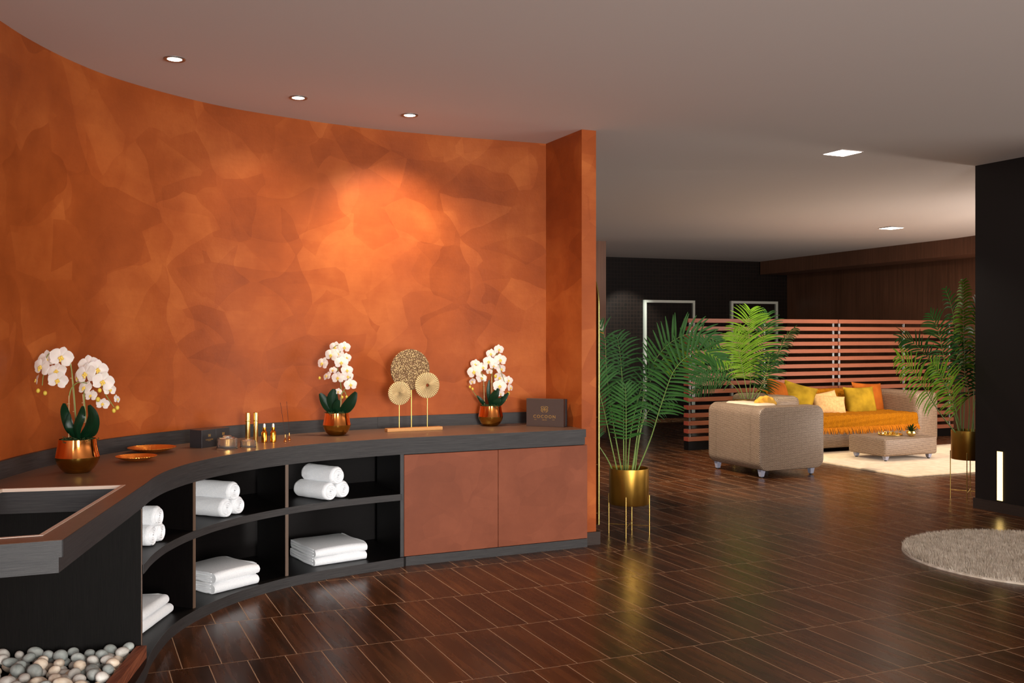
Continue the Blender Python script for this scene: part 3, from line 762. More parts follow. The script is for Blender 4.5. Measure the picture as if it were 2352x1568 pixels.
def orchid(cpx, base_py, Y, ps, flowers, buds, stems, leaves, stakes, label, seed):
    rnd = random.Random(seed); base = D(cpx, base_py, Z0)
    root = empty('potted_orchid', base, 0, label, 'orchid', 'white orchids in copper pots on the counter'); inv = Matrix.Translation(-base)
    bm = NB(); s_ = ps
    lathe(bm, [(.095*s_, .072*s_), (.0925*s_, .08*s_), (.088*s_, .10*s_), (.083*s_, .125*s_), (.080*s_, .152*s_), (.077*s_, .152*s_), (.078*s_, .125*s_), (.08*s_, .10*s_)], 64)
    pot = obj('pot', bm, M['copper'], root, smooth=.6)
    bm = NB(); lathe(bm, [(0, 0), (.048*s_, 0), (.056*s_, .004*s_), (.072*s_, .02*s_), (.086*s_, .042*s_), (.0935*s_, .062*s_), (.095*s_, .072*s_)], 64)
    o = obj('pot_base', bm, M['bronzebase'], root, smooth=.9); o['label'] = 'smoked brass lower bowl'
    bm = NB()
    for k in range(170):
        a = rnd.uniform(0, 2*PI); r = .076*s_*math.sqrt(rnd.random()); q = Vector((r*math.cos(a), r*math.sin(a), .146*s_+rnd.uniform(-.004, .008)))
        pts = [q]
        for _ in range(4): pts.append(pts[-1]+Vector((rnd.uniform(-.01, .01), rnd.uniform(-.01, .01), rnd.uniform(-.004, .0055))))
        tube(bm, pts, .0012, 4, False)
    lathe(bm, [(0, .142*s_), (.077*s_, .138*s_)], 24)
    o = obj('moss', bm, M['moss'], root); o['kind'] = 'stuff'
    def L(px, py, dy=0): return P(px, py, base.y+dy)-base
    for pts in stems:
        bm = NB(); sp = spline([L(*p) for p in pts], 8); tube(bm, sp, [.0034-.0016*i/len(sp) for i in range(len(sp))], 8); obj('stem', bm, M['ostem'], root, smooth=1)
    for pts in stakes:
        bm = NB(); a, c = L(*pts[0]), L(*pts[1]); tube(bm, [a, c], .0026, 8)
        for t in (.35, .8):
            q = a.lerp(c, t); tube(bm, [q-Vector((.006, .004, 0)), q+Vector((.006, -.004, 0))], .002, 6)
        obj('support_stake', bm, M['stake'], root, smooth=1)
    for (pts, wd, sd) in leaves:
        leaf(root, [L(*p) for p in pts], wd, sd, M['oleaf'])
    for (px, py, r, dy, yaw, pit) in flowers:
        o = bpy.data.objects.new('flower', FM); COL.objects.link(o); o.parent = root; o.location = L(px, py, dy)
        sc = r*base.y/F*1.0; o.scale = (sc, sc, sc)
        o.rotation_euler = Euler((PI/2+math.radians(-pit*.5-8), rnd.uniform(-.25, .25), math.radians(yaw)), 'XYZ')
        l = bpy.data.objects.new('lip', LM); COL.objects.link(l); l.parent = o; l['label'] = 'yellow lip'
    for (px, py, r) in buds:
        o = bpy.data.objects.new('bud', BMh); COL.objects.link(o); o.parent = root; o.location = L(px, py, -.01); sc = r*base.y/F; o.scale = (sc, sc, sc)
        o['label'] = 'yellow bud'
    return root
fl1 = [(95, 842, 24, -.02, -25, 5), (107, 824, 22, .03, -10, 0), (141, 820, 26, -.01, 20, 5), (130, 852, 22, .01, 5, 25), (133, 873, 22, -.03, 15, 20), (84, 872, 14, 0, -60, 10),
       (197, 858, 26, -.04, -15, 5), (204, 838, 24, .02, 5, -10), (224, 848, 24, .0, 35, 0), (237, 876, 24, -.05, 15, 10), (195, 890, 19, -.01, -25, 35), (209, 908, 15, 0, -10, 30), (252, 894, 16, .01, 50, 20), (236, 927, 15, 0, 10, 30), (269, 916, 11, .0, 75, 10), (180, 866, 18, .02, -40, 0)]
orchid(178, 1084.5, 4.49, 1.0, fl1, [(87.5, 897, 4.5), (103.6, 902.5, 4.5), (261.6, 942.7, 4.5), (269.6, 936, 4.5), (225, 917, 5), (229, 896, 4.5)],
       [[(176, 1005), (174, 960), (168, 880, .01), (160, 832, .01), (140, 812, .01), (110, 815), (100, 860), (97, 885)], [(198, 1005), (197, 960), (193, 900, .01), (198, 850, .02), (222, 850), (240, 900), (262, 935)], [(158, 915, -.005), (164, 892), (180, 878), (200, 880)]],
       [([(176, 1008), (160, 985, -.02), (149, 950, -.03), (147, 926, -.05)], .022, (1, .2, 0)), ([(186, 1008), (205, 990, -.04), (212, 960, -.06), (204, 930, -.06)], .034, (1, -.3, .1)),
        ([(180, 1010, -.03), (176, 985, -.06), (186, 955, -.07), (190, 932, -.05)], .020, (1, 0, -.3)), ([(172, 1008), (163, 990, -.05), (158, 975, -.06), (160, 950, -.05)], .016, (1, .5, 0))],
       [[(158, 1004, -.01), (158.5, 908, -.01)], [(176, 1004, .01), (163, 834, .012)], [(200, 1004, -.01), (190, 905, .01)]],
       'largest white orchid, two wide sprays in a copper pot, beside the worktop opening', 3)
fl2 = [(791, 797, 14, 0, 15, 0), (770, 797, 14, .02, -10, 0), (761, 815, 16, -.03, -15, 5), (741, 834, 15, -.02, -30, 10), (784, 832, 16, -.03, 10, 15), (796, 821, 12, .02, 30, 5), (776, 812, 14, .0, 5, 0), (797, 850, 14, .0, 20, 10), (776, 867, 15, -.03, -5, 10), (799, 864, 13, .01, 15, 5), (805, 883, 15, -.04, 20, 15), (751, 863, 12, .0, -35, 35), (777, 899, 8.5, -.03, 0, 0), (765, 850, 10, .02, -15, 30)]
orchid(773.6, 999, 6.145, .915, fl2, [(786, 912, 3), (796, 911.6, 3), (734, 868, 3)],
       [[(782, 948), (784, 905), (781, 870, .01), (775, 840, .01), (782, 800), (770, 795), (745, 830)], [(780, 948), (783, 910), (800, 880), (805, 865)], [(783, 905), (790, 898), (796, 908)]],
       [([(768, 950), (752, 930, -.02), (735, 903, -.04)], .032, (1, .2, .3)), ([(772, 950, -.01), (764, 920, -.03), (767, 893, -.04)], .036, (1, .2, 0)), ([(780, 950, -.01), (800, 930, -.04), (818, 900, -.05)], .036, (1, -.2, -.4)), ([(776, 950, -.03), (772, 935, -.05), (778, 918, -.06)], .024, (1, 0, 0))],
       [[(781, 948, -.01), (784, 905, -.01)]], 'white orchid in a copper pot between the incense sticks and the disc sculpture', 4)
fl3 = [(1146, 802, 12, 0, 20, 0), (1128, 812, 12, .02, -10, 0), (1149, 826, 15, -.02, 15, 5), (1123, 830, 14, -.03, -5, 10), (1089, 853, 17, -.03, -15, 5), (1092, 836, 12, .02, -10, -10), (1109, 843, 12, .01, 20, 5), (1106, 868, 13, .0, 20, 40), (1124, 853, 7.5, 0, 0, 0), (1151, 847, 12, 0, 30, 10), (1085, 876, 9, -.01, -30, 10), (1148, 867, 14, .01, 0, 5), (1148, 886, 16, -.04, 5, 10), (1168, 873, 11, .01, 20, 0), (1172, 890, 10, .0, 55, 10), (1150, 904, 8.5, -.03, 0, 10), (1134, 840, 10, 0, 0, 20)]
orchid(1127, 977.5, 6.744, .905, fl3, [(1079.5, 888.5, 2.8), (1085.5, 893, 2.8), (1153, 915, 3), (1161, 916.6, 3), (1138, 864, 3.5), (1168, 903, 3.5)],
       [[(1113, 934), (1111, 890), (1108, 860, .01), (1092, 840), (1084, 880)], [(1129, 934), (1130, 890), (1131, 850, .01), (1142, 810), (1150, 850), (1160, 880)], [(1112, 934), (1098, 915), (1082, 892)]],
       [([(1117, 934), (1107, 922, -.02), (1096, 908, -.03)], .014, (1, 0, .3)), ([(1127, 934), (1122, 900, -.02), (1124, 872, -.02)], .014, (1, .2, 0)), ([(1126, 934, -.01), (1134, 912, -.04), (1145, 892, -.05)], .028, (1, -.3, .3)), ([(1135, 934, -.01), (1150, 922, -.03), (1168, 902, -.04)], .022, (1, -.3, -.2)), ([(1132, 934, -.02), (1140, 925, -.04), (1150, 915, -.05)], .026, (1, -.3, 0))],
       [[(1113, 932, -.01), (1111, 873, -.01)], [(1130, 930, -.01), (1129, 864, -.01)]], 'white orchid in a copper pot between the disc sculpture and the brown box', 6)

# ---------------------------------------------------------------- small things on the counter
def dish(px, py, r, h, label, tilt, bmp):
    c = D(px, py, Z0); bm = NB()
    lathe(bm, [(0, .0), (r*.34, 0), (r*.6, h*.28), (r*.86, h*.72), (r, h), (r*.995, h+.002), (r*.84, h*.78), (r*.58, h*.36), (r*.3, h*.14), (0, h*.12)], 72)
    o = obj('shallow_dish', bm, M['dish'], smooth=.9, loc=c+Vector((0, 0, .0005)), rot=tilt); meta(o, label, 'dish', 'hammered copper dishes on the worktop'); return o
a = NT('hammered_copper', (246, 158, 66), .32, .9); v = a.coord('Object'); sp = a.n('ShaderNodeSeparateXYZ', {0: v})
rr = a.math('SQRT', a.math('ADD', a.math('MULTIPLY', sp.outputs[0], sp.outputs[0]), a.math('MULTIPLY', sp.outputs[1], sp.outputs[1]))); an = a.math('ARCTAN2', sp.outputs[1], sp.outputs[0])
hh = a.math('MULTIPLY', a.math('SINE', a.math('MULTIPLY', an, 48)), a.math('SINE', a.math('MULTIPLY', rr, 900))); a.bump(hh, .5, .002); a.link(a.math('ADD', .2, a.math('MULTIPLY', hh, .06)), 'Roughness'); M['dish'] = a.m
dish(313, 1058.5, .098, .024, 'smaller hammered copper dish, nearer the counter edge', (0, 0, 0), 0)
dish(349, 1038.5, .124, .026, 'larger hammered copper dish, nearer the wall', (0, 0, 0), 0)
# ornament with three discs
s0 = D(890, 992.5, Z0); s1 = D(1017, 987, Z0); sd_ = (s1-s0).normalized(); SL = (s1-s0).length
sc_ = empty('disc_sculpture', s0, math.atan2(sd_.y, sd_.x), 'gilded table sculpture of three carved discs on thin rods over a wooden base', 'sculpture')
bm = NB(); add_box(bm, (0, 0, 0), (SL, .062, .022), .003); obj('base', bm, M['goldwood'], sc_)
def loc_s(px, py, yl):                   # local x,z on the sculpture plane at local depth yl
    r = (px-HX)/F; n_ = Vector((-sd_.y, sd_.x, 0)); o_ = s0+n_*yl
    s_ = (r*o_.y-o_.x)/(sd_.x-r*sd_.y); q = o_+sd_*s_; return s_, CZ-(py-HY)/F*q.y
for k, (cx_, cy_, rp, yl, rodx, hole_) in enumerate(((942.2, 848.5, 45.5, .040, 945.3, 0), (981.2, 884.5, 28.9, .022, 981.8, 1), (917.7, 902.7, 26.2, .018, 917.4, 0))):
    s_, z_ = loc_s(cx_, cy_, yl); r_ = rp*(s0.y+.1)/F/math.cos(0)*1.03; sr, _ = loc_s(rodx, 950, yl)
    bm = NB(); tube(bm, [(sr, yl+.004, .02), (sr, yl+.004, z_-Z0-r_*.9)], .0035, 10); obj('rod', bm, M['brassrod'], sc_, smooth=1)
    bm = NB(); t = .011; seg = 72
    prof = [(0 if not hole_ else r_*.12, -t/2), (r_*.1 if not hole_ else r_*.14, -t/2-.003), (r_*.16, -t/2-.002), (r_*.3, -t/2), (r_*.9, -t/2), (r_*.97, -t/2+.001), (r_, -t/4), (r_, t/2), (0 if not hole_ else r_*.12, t/2)]
    if hole_: prof.append(prof[0])
    lathe(bm, prof, seg)
    for v in bm.verts: v.co = Vector((v.co.x, v.co.z, v.co.y))
    bmesh.ops.recalc_face_normals(bm, faces=bm.faces)
    obj('disc', bm, disc_mat('carved_gilt_disc', k), sc_, smooth=.7, loc=(s_, yl, z_-Z0))
# boxes with the gold emblem
def flat_text(txt, size, mt, parent, loc, rot, name='lettering', sp_=1.25, ext=.0003, bold=0):
    cu = bpy.data.curves.new(name, 'FONT'); cu.body = txt; cu.size = size; cu.align_x = 'CENTER'; cu.align_y = 'CENTER'; cu.space_character = sp_; cu.extrude = ext; cu.offset = bold
    to = bpy.data.objects.new(name, cu); COL.objects.link(to); dg = bpy.context.evaluated_depsgraph_get()
    me = bpy.data.meshes.new_from_object(to.evaluated_get(dg)); bpy.data.objects.remove(to); me.materials.clear(); me.materials.append(mt)
    o = bpy.data.objects.new(name, me); COL.objects.link(o); o.parent = parent; o.location = loc; o.rotation_euler = rot; return o
def emblem(parent, w_, loc, rot, mt):
    bm = NB(); k = w_/2
    for s_ in (-1, 1):
        for pts, wd in (([(0.03, -.1), (.25, .35), (.55, .62), (.85, .55), (.92, .3), (.72, .12), (.55, .25)], .17), ([(.08, -.15), (.4, 0), (.7, -.05), (.9, -.2), (.82, -.55), (.5, -.8), (.2, -.85)], .19),
                        ([(.06, -.3), (.35, -.25), (.55, -.4), (.35, -.62)], .17), ([(.02, .1), (.12, .6), (.35, .85)], .08), ([(.0, -.85), (.05, -.3), (.03, .15)], .13)):
            sp = spline([(x*s_*k, y*k, 0) for x, y in pts], 6); L_ = []; n = len(sp)
            for i, p in enumerate(sp):
                t = (sp[min(i+1, n-1)]-sp[max(i-1, 0)]).normalized(); nn = Vector((-t.y, t.x, 0)); wq = wd*k*(.55+.6*math.sin(PI*i/(n-1)))/1.1
                L_.append([bm.verts.new(p+nn*q) for q in (-wq/2, wq/2)])
            for a_, b_ in zip(L_, L_[1:]): bm.faces.new((a_[0], a_[1], b_[1], b_[0]))
    bmesh.ops.recalc_face_normals(bm, faces=bm.faces)
    for f in bm.faces:
        if f.normal.z < 0: f.normal_flip()
    return obj('emblem', bm, mt, parent, loc=loc, rot=rot)
g0 = D(1209, 978.3, Z0); g1 = D(1294.4, 981.2, Z0); gd_ = (g1-g0).normalized(); GL = (g1-g0).length
gb = empty('gift_box', g0, math.atan2(gd_.y, gd_.x), 'upright brown box with gold butterfly emblem, at the right end of the worktop', 'box')
bm = NB(); add_box(bm, (0, 0, 0), (GL, .05, .189), .0015, 1); obj('box_lid', bm, M['cardbrown'], gb)
bm = NB(); add_box(bm, (.003, .0505, .001), (GL+.004, .072, .186), .001, 1); obj('box_body', bm, M['card'], gb)
R90 = (PI/2, 0, 0)
emblem(gb, .052, (GL*.49, -.0008, .120), R90, M['foil'])
flat_text('COCOON', .0295, M['foil'], gb, (GL*.49, -.0006, .0675), R90, sp_=1.30, bold=.0006)
flat_text('SKIN', .0115, M['foil'], gb, (GL*.49, -.0006, .0455), R90, sp_=1.35, bold=.0003)
bm = NB(); add_box(bm, (GL*.21, -.0008, .0465), (GL*.275, 0, .0485)); add_box(bm, (GL*.70, -.0008, .0465), (GL*.765, 0, .0485)); obj('rule', bm, M['foil'], gb)
bdv = Vector((.096, .191, 0)).normalized(); q0 = D(463.4, 1029.2, Z0)
for k, lab in enumerate(('small black card box with gold emblem, nearer one of two behind the jars', 'small black card box with gold emblem, farther one of two behind the jars')):
    r_ = empty('carton', q0+bdv*(.1085*k), math.atan2(bdv.y, bdv.x), lab, 'box', 'black cartons on the worktop')
    bm = NB(); add_box(bm, (0, 0, 0), (.1075, .088, .097), .001, 1); obj('carton_body', bm, M['card'], r_)
    bm = NB(); add_box(bm, (.002, .002, .097), (.1055, .086, .0985)); tube(bm, [(.045, -.0005, .0965), (.05, -.001, .091), (.058, -.001, .091), (.063, -.0005, .0965)], .0008, 5); o = obj('top_flap', bm, M['cardbrown'], r_)
    emblem(r_, .020, (.058, -.0006, .066), R90, M['foil'])
    flat_text('COCOON', .0105, M['foil'], r_, (.058, -.0006, .0425), R90, sp_=1.25, bold=.0002)
    bm = NB(); add_box(bm, (.046, -.0006, .035), (.070, 0, .0362)); obj('rule', bm, M['foil'], r_)
# faceted jars
def jar(px, py, r, h, label):
    c = D(px, py, Z0); root = empty('cosmetic_jar', c, 0, label, 'jar', 'faceted glass jars on the worktop')
    def poly(prof, n, wob, mt, name, sm=None):
        bm = NB(); seg = 48; rings = []
        for r_, z in prof: rings.append([bm.verts.new(((r_*(1+wob*math.cos(n*2*PI*i/seg)))*math.cos(2*PI*i/seg), (r_*(1+wob*math.cos(n*2*PI*i/seg)))*math.sin(2*PI*i/seg), z)) for i in range(seg)])
        for A, B in zip(rings, rings[1:]):
            for i in range(seg): bm.faces.new((A[i], A[(i+1) % seg], B[(i+1) % seg], B[i]))
        bm.faces.new(rings[0][::-1]); bm.faces.new(rings[-1]); return obj(name, bm, mt, root, smooth=.8)
    poly([(r*.97, 0), (r, h*.06), (r*.93, h*.16), (r*.93, h*.76), (r*.90, h*.8), (r*.84, h*.78), (r*.84, h*.14)], 8, .035, M['glass'], 'outer_shell')
    poly([(r*.60, h*.16), (r*.66, h*.2), (r*.66, h*.74), (r*.60, h*.78)], 8, .03, M['gold'], 'inner_cup')
    poly([(r*.72, h*.81), (r*.70, h*.86), (r*.40, h*.88), (r*.38, h*1.0), (r*.30, h*1.02)], 8, .06, M['glass'], 'lid')
jar(521.7, 1029.5, .058, .070, 'larger faceted clear jar with golden cup, in front of the black cartons')
jar(570, 1026.5, .0445, .046, 'smaller faceted clear jar with golden cup, beside the tall gold tubes')
def tube_bottle(px, py, label):
    c = D(px, py, Z0); root = empty('spray_bottle', c, 0, label, 'bottle', 'gold spray tubes on the worktop')
    bm = NB(); lathe(bm, [(0, 0), (.0135, 0), (.014, .002), (.014, .118), (.012, .12)], 32); obj('tube', bm, M['gold'], root, smooth=.6)
    bm = NB(); lathe(bm, [(.0148, .119), (.0155, .121), (.0155, .125), (.0145, .1265)], 32); obj('collar', bm, M['gold'], root, smooth=.6)
    bm = NB(); lathe(bm, [(.0138, .1265), (.0138, .168), (.012, .1705), (0, .1705)], 32); obj('cap', bm, M['gold'], root, smooth=.6)
tube_bottle(569, 1014.6, 'tall gold cylindrical spray tube, the left one of the pair'); tube_bottle(587.5, 1013.6, 'tall gold cylindrical spray tube, the right one of the pair')
def dropper(px, py, label):
    c = D(px, py, Z0); root = empty('dropper_bottle', c, 0, label, 'bottle', 'amber dropper bottles on the worktop')
    bm = NB(); lathe(bm, [(0, 0), (.0155, 0), (.017, .002), (.017, .055), (.0155, .060), (.010, .064), (.009, .068)], 32); obj('bottle', bm, M['amber'], root, smooth=.6)
    bm = NB(); lathe(bm, [(.0098, .066), (.0105, .068), (.0098, .086), (.0085, .087), (0, .087)], 32); obj('collar', bm, M['amber'], root, smooth=.6)
    bm = NB(); lathe(bm, [(.0065, .087), (.0068, .098), (.0055, .106), (.003, .1085), (0, .109)], 24); obj('rubber_bulb', bm, M['whitep'], root, smooth=.9)
dropper(607.2, 1015.5, 'amber gold dropper bottle with white bulb, beside the tall tubes'); dropper(627.6, 1015, 'amber gold dropper bottle with white bulb, beside the incense sticks')
def incense(px, py, tpx, tpy, label):
    c = D(px, py, Z0); root = empty('incense_holder', c, 0, label, 'incense holder', 'incense holders on the worktop')
    bm = NB(); lathe(bm, [(0, 0), (.0075, 0), (.0088, .003), (.0085, .007), (.004, .020), (.0022, .026), (.0018, .044), (0, .044)], 24); obj('holder', bm, M['copper'], root, smooth=.8)
    t = P(tpx, tpy, c.y)-c; bm = NB(); tube(bm, [(0, 0, .04), t], .0011, 6); obj('incense_stick', bm, M['incense'], root)
incense(655.3, 1015, 643.9, 924, 'copper teardrop holder with a leaning dark incense stick, nearer the counter edge'); incense(664.5, 1011, 658.3, 921.7, 'copper teardrop holder with a leaning dark incense stick, nearer the wall')

# ---------------------------------------------------------------- ceiling lamps
def downlight(px, py, label):
    c = D(px, py, H1); root = empty('ceiling_spotlight', c, 0, label, 'spotlight', 'round spotlights over the counter')
    bm = NB(); lathe(bm, [(.034, -.0), (.036, -.004), (.050, -.006), (.053, -.002), (.053, 0)], 40); obj('trim_ring', bm, M['silver'], root, smooth=.6)
    bm = NB(); lathe(bm, [(.034, -.002), (.033, -.004), (0, -.004)], 40); obj('lens', bm, M['bulb'], root)
    return c
for px, py, lab, en in ((401, 135, 'round recessed spotlight, leftmost over the counter', 1.5), (685, 224, 'round recessed spotlight, middle one over the counter', 5.5), (941, 264, 'round recessed spotlight nearest the end of the orange wall', 29)):
    c = downlight(px, py, lab)
    nw = Vector((-.35, .94, 0)) if px > 800 else (Vector((-.55, .83, 0)) if px > 500 else Vector((-.9, .4, 0)))
    light('SPOT', c+Vector((0, 0, -.03)), c+Vector((nw.x*.22+(.05 if px > 800 else 0), nw.y*.22, -1)), en*2.6, WARM, spot_size=math.radians(118), spot_blend=1, shadow_soft_size=.03)
def panel_light(c, label, en, tgt=None):
    root = empty('ceiling_panel_light', c, TH, label, 'ceiling light', 'square ceiling lights towards the lounge')
    bm = NB(); add_box(bm, (-.105, -.105, -.004), (.105, .105, 0)); obj('frame', bm, M['ceil'], root)
    bm = NB(); add_box(bm, (-.095, -.095, -.006), (.095, .095, -.0035)); obj('diffuser', bm, M['bulb'], root)
    light('SPOT', c+Vector((0, 0, -.04)), (tgt or c+Vector((0, 0, -1))), en, WARM, spot_size=math.radians(120), spot_blend=.9, shadow_soft_size=.08)
p1 = D(1935, 350.5, H1); panel_light(p1, 'square recessed ceiling light, the nearer of the two', 20)
Yc = 11.93; panel_light(Vector((4.567, Yc, H1-(Yc-8.2)/4.8*(H1-H2)-.004)), 'square recessed ceiling light, the farther of the two, above the sofa', 60)
# assumed lounge spots further along, no fittings modelled, plus an added armchair spot
light('SPOT', (5.0, 10.0, 2.62), (4.9, 12.8, 1.0), 170, WARM, spot_size=math.radians(75), spot_blend=.8, shadow_soft_size=.06)
light('SPOT', (2.35, 10.9, 2.62), (2.72, 11.3, 1.3), 90, (1, .97, .6), spot_size=math.radians(44), spot_blend=.6, shadow_soft_size=.04)
light('SPOT', (.95, 9.3, 2.68), (2.2, 10.05, .3), 300, WARM, spot_size=math.radians(90), spot_blend=.9, shadow_soft_size=.06)  # spot without a fitting, added to brighten the armchair's left face
light('SPOT', (4.4, 9.0, 2.66), (4.6, 10.6, 0), 75, WARM, spot_size=math.radians(95), spot_blend=.9, shadow_soft_size=.06)
light('SPOT', (1.9, 15.3, 2.6), (1.95, 16.3, 1.2), 130, (.95, 1, .9), spot_size=math.radians(60), spot_blend=.5, shadow_soft_size=.03)
light('SPOT', (3.0, 9.3, 2.6), (3.95, 8.35, 1.2), 70, WARM, spot_size=math.radians(60), spot_blend=.8, shadow_soft_size=.03)
# light strip set in the dark wall
lt0 = c0-GN*.21-GD*.001; root = empty('wall_light_strip', lt0, math.atan2(-GN.y, -GN.x), 'narrow vertical warm light strip set low in the dark wall', 'wall light')
bm = NB(); add_box(bm, (0, -.004, .095), (.048, .01, .48)); o = obj('diffuser', bm, M['led'], root)
bm = NB(); add_box(bm, (-.004, -.002, .091), (.052, .008, .095)); add_box(bm, (-.004, -.002, .48), (.052, .008, .484)); obj('housing', bm, M['rubber'], root)

# ---------------------------------------------------------------- palms
def frond(root, base, pts, f0, Lm, nl, mat, seed, tw=0, droop=.25, wid=.0085, spread=1.0, name='frond'):
    rnd = random.Random(seed); sp = spline([p-base for p in pts], 10); n = len(sp); bm = NB(); uv = bm.loops.layers.uv.verify()
    s_ = arclen(sp); T = s_[-1]
    tube(bm, sp, [.0052*(1-.8*s_[i]/T) for i in range(n)], 6)
    nface = len(bm.faces)
    def at(t):
        d_ = t*T
        for i in range(n-1):
            if s_[i+1] >= d_: return sp[i].lerp(sp[i+1], (d_-s_[i])/(s_[i+1]-s_[i]+1e-9)), (sp[min(i+2, n-1)]-sp[max(i-1, 0)]).normalized()
        return sp[-1], (sp[-1]-sp[-2]).normalized()
    for k in range(nl):
        q = k/(nl-1); t = f0+(1-f0)*q*.995; p, tg = at(t)
        view = Vector((0, -1, .25)); sd = tg.cross(view).normalized(); nn = sd.cross(tg).normalized()
        if tw: sd = (Matrix.Rotation(tw, 3, tg) @ sd); nn = sd.cross(tg)
        L_ = Lm*(.35+.65*math.sin(PI*min(1, .18+.72*q)))*(1 if q < .85 else 1-.35*(q-.85)/.15)
        fw = .45+.9*q*q
        for sg in (-1, 1):
            if rnd.random() < .03: continue
            dr = (sd*sg*spread+tg*(fw+rnd.uniform(-.12, .12))+nn*rnd.uniform(-.1, .3)).normalized(); Lr = L_*rnd.uniform(.88, 1.08)
            m = 5; prev = None; c = p.copy(); st = Lr/m; d_ = dr.copy()
            for i in range(m+1):
                tt = i/m; wd = wid*(math.sin(PI*min(1, .12+.85*tt))**.6)*(1-.25*tt); wv = d_.cross(nn).normalized()
                a_ = bm.verts.new(c-wv*wd); b_ = bm.verts.new(c+nn*wd*-.35); e_ = bm.verts.new(c+wv*wd)
                if prev:
                    for x, y, x2, y2, u0 in ((prev[0], prev[1], b_, a_, 0), (prev[1], prev[2], e_, b_, .5)):
                        f = bm.faces.new((x, y, x2, y2))
                        for l, cc in zip(f.loops, ((u0, tt-.2), (u0+.5, tt-.2), (u0+.5, tt), (u0, tt))): l[uv].uv = cc
                        f.material_index = 1
                prev = (a_, b_, e_); d_ = (d_+Vector((0, 0, -droop*.35*(1+tt)))+nn*rnd.uniform(-.03, .03)).normalized(); c = c+d_*st
    o = obj(name, bm, None, root, uv=False, mats=[M['stem'], mat], smooth=1.0); return o
def palm(base, top, h, r, fronds, label, scale_seed, ped=True, leg_rot=.0, legs4=True):
    root = empty('potted_palm', base, 0, label, 'palm', 'potted palms in brass planters')
    bm = NB(); lathe(bm, [(0, top-h), (r*.985, top-h), (r, top-h+.004), (r, top), (r-.006, top), (r-.006, top-.06)], 64); obj('planter', bm, M['brass'], root, smooth=.6)
    bm = NB(); lathe(bm, [(0, top-.045), (r-.006, top-.05)], 32); obj('soil', bm, M['soil'], root)
    st = empty('planter_stand', (0, 0, 0)); st.parent = root
    for k in range(4):
        a = leg_rot+k*PI/2; x, y = (r+.004)*math.cos(a), (r+.004)*math.sin(a)
        bm = NB(); tube(bm, [(x, y, 0), (x, y, top-h+.065)], .0042, 8); obj('leg', bm, M['brassrod'], st, smooth=1)
    bm = NB()
    for k in (0, 1):
        a = leg_rot+k*PI/2; x, y = (r+.002)*math.cos(a), (r+.002)*math.sin(a); tube(bm, [(x, y, .065), (-x, -y, .065)], .003, 6)
    obj('cross_brace', bm, M['brassrod'], st, smooth=1)
    rnd = random.Random(scale_seed)
    for i, (pts, f0, Lm, nl, mk, tw, dp, *rest) in enumerate(fronds):
        Yb = base.y; P3 = [P(px, py, Yb+dy) for px, py, dy in pts]
        foot = base+Vector((rnd.uniform(-.05, .05), rnd.uniform(-.04, .04), top-.05)); 
        P3[0].y = base.y+rnd.uniform(-.05, .05)
        frond(root, base, P3, f0, Lm, nl, M[mk], scale_seed*10+i, tw, dp, *(rest or [.0085]))
    return root
pb1 = D(1444.6, 1226, 0)
palm(pb1, .465, .250, .139, [
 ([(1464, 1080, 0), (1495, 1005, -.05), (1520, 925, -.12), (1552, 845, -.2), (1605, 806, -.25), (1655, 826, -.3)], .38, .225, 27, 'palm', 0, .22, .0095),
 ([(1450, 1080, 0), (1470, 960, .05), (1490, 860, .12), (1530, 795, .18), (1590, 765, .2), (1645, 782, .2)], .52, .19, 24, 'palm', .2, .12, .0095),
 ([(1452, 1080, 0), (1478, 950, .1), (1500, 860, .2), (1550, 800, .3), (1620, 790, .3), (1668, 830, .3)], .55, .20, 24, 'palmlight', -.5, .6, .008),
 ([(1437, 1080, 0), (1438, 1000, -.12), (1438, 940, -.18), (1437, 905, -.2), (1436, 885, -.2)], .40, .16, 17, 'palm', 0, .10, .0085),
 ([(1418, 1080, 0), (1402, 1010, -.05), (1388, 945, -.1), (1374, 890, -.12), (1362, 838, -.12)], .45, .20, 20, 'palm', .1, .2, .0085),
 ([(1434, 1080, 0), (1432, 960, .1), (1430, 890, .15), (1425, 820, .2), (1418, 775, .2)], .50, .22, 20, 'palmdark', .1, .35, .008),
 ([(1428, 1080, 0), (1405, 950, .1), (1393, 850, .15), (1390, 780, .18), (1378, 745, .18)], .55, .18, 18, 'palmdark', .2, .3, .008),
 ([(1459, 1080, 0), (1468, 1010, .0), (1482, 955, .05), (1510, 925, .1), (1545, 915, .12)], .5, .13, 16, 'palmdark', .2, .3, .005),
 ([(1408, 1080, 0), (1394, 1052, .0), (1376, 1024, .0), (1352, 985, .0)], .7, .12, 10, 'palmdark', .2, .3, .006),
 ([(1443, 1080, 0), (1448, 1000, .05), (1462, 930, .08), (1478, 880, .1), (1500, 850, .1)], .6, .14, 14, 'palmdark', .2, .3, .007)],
 'large potted palm in a brass planter, just right of the orange wall end', 3, leg_rot=math.radians(-15))
pb2 = Vector((3.90, 8.46, 0)); 
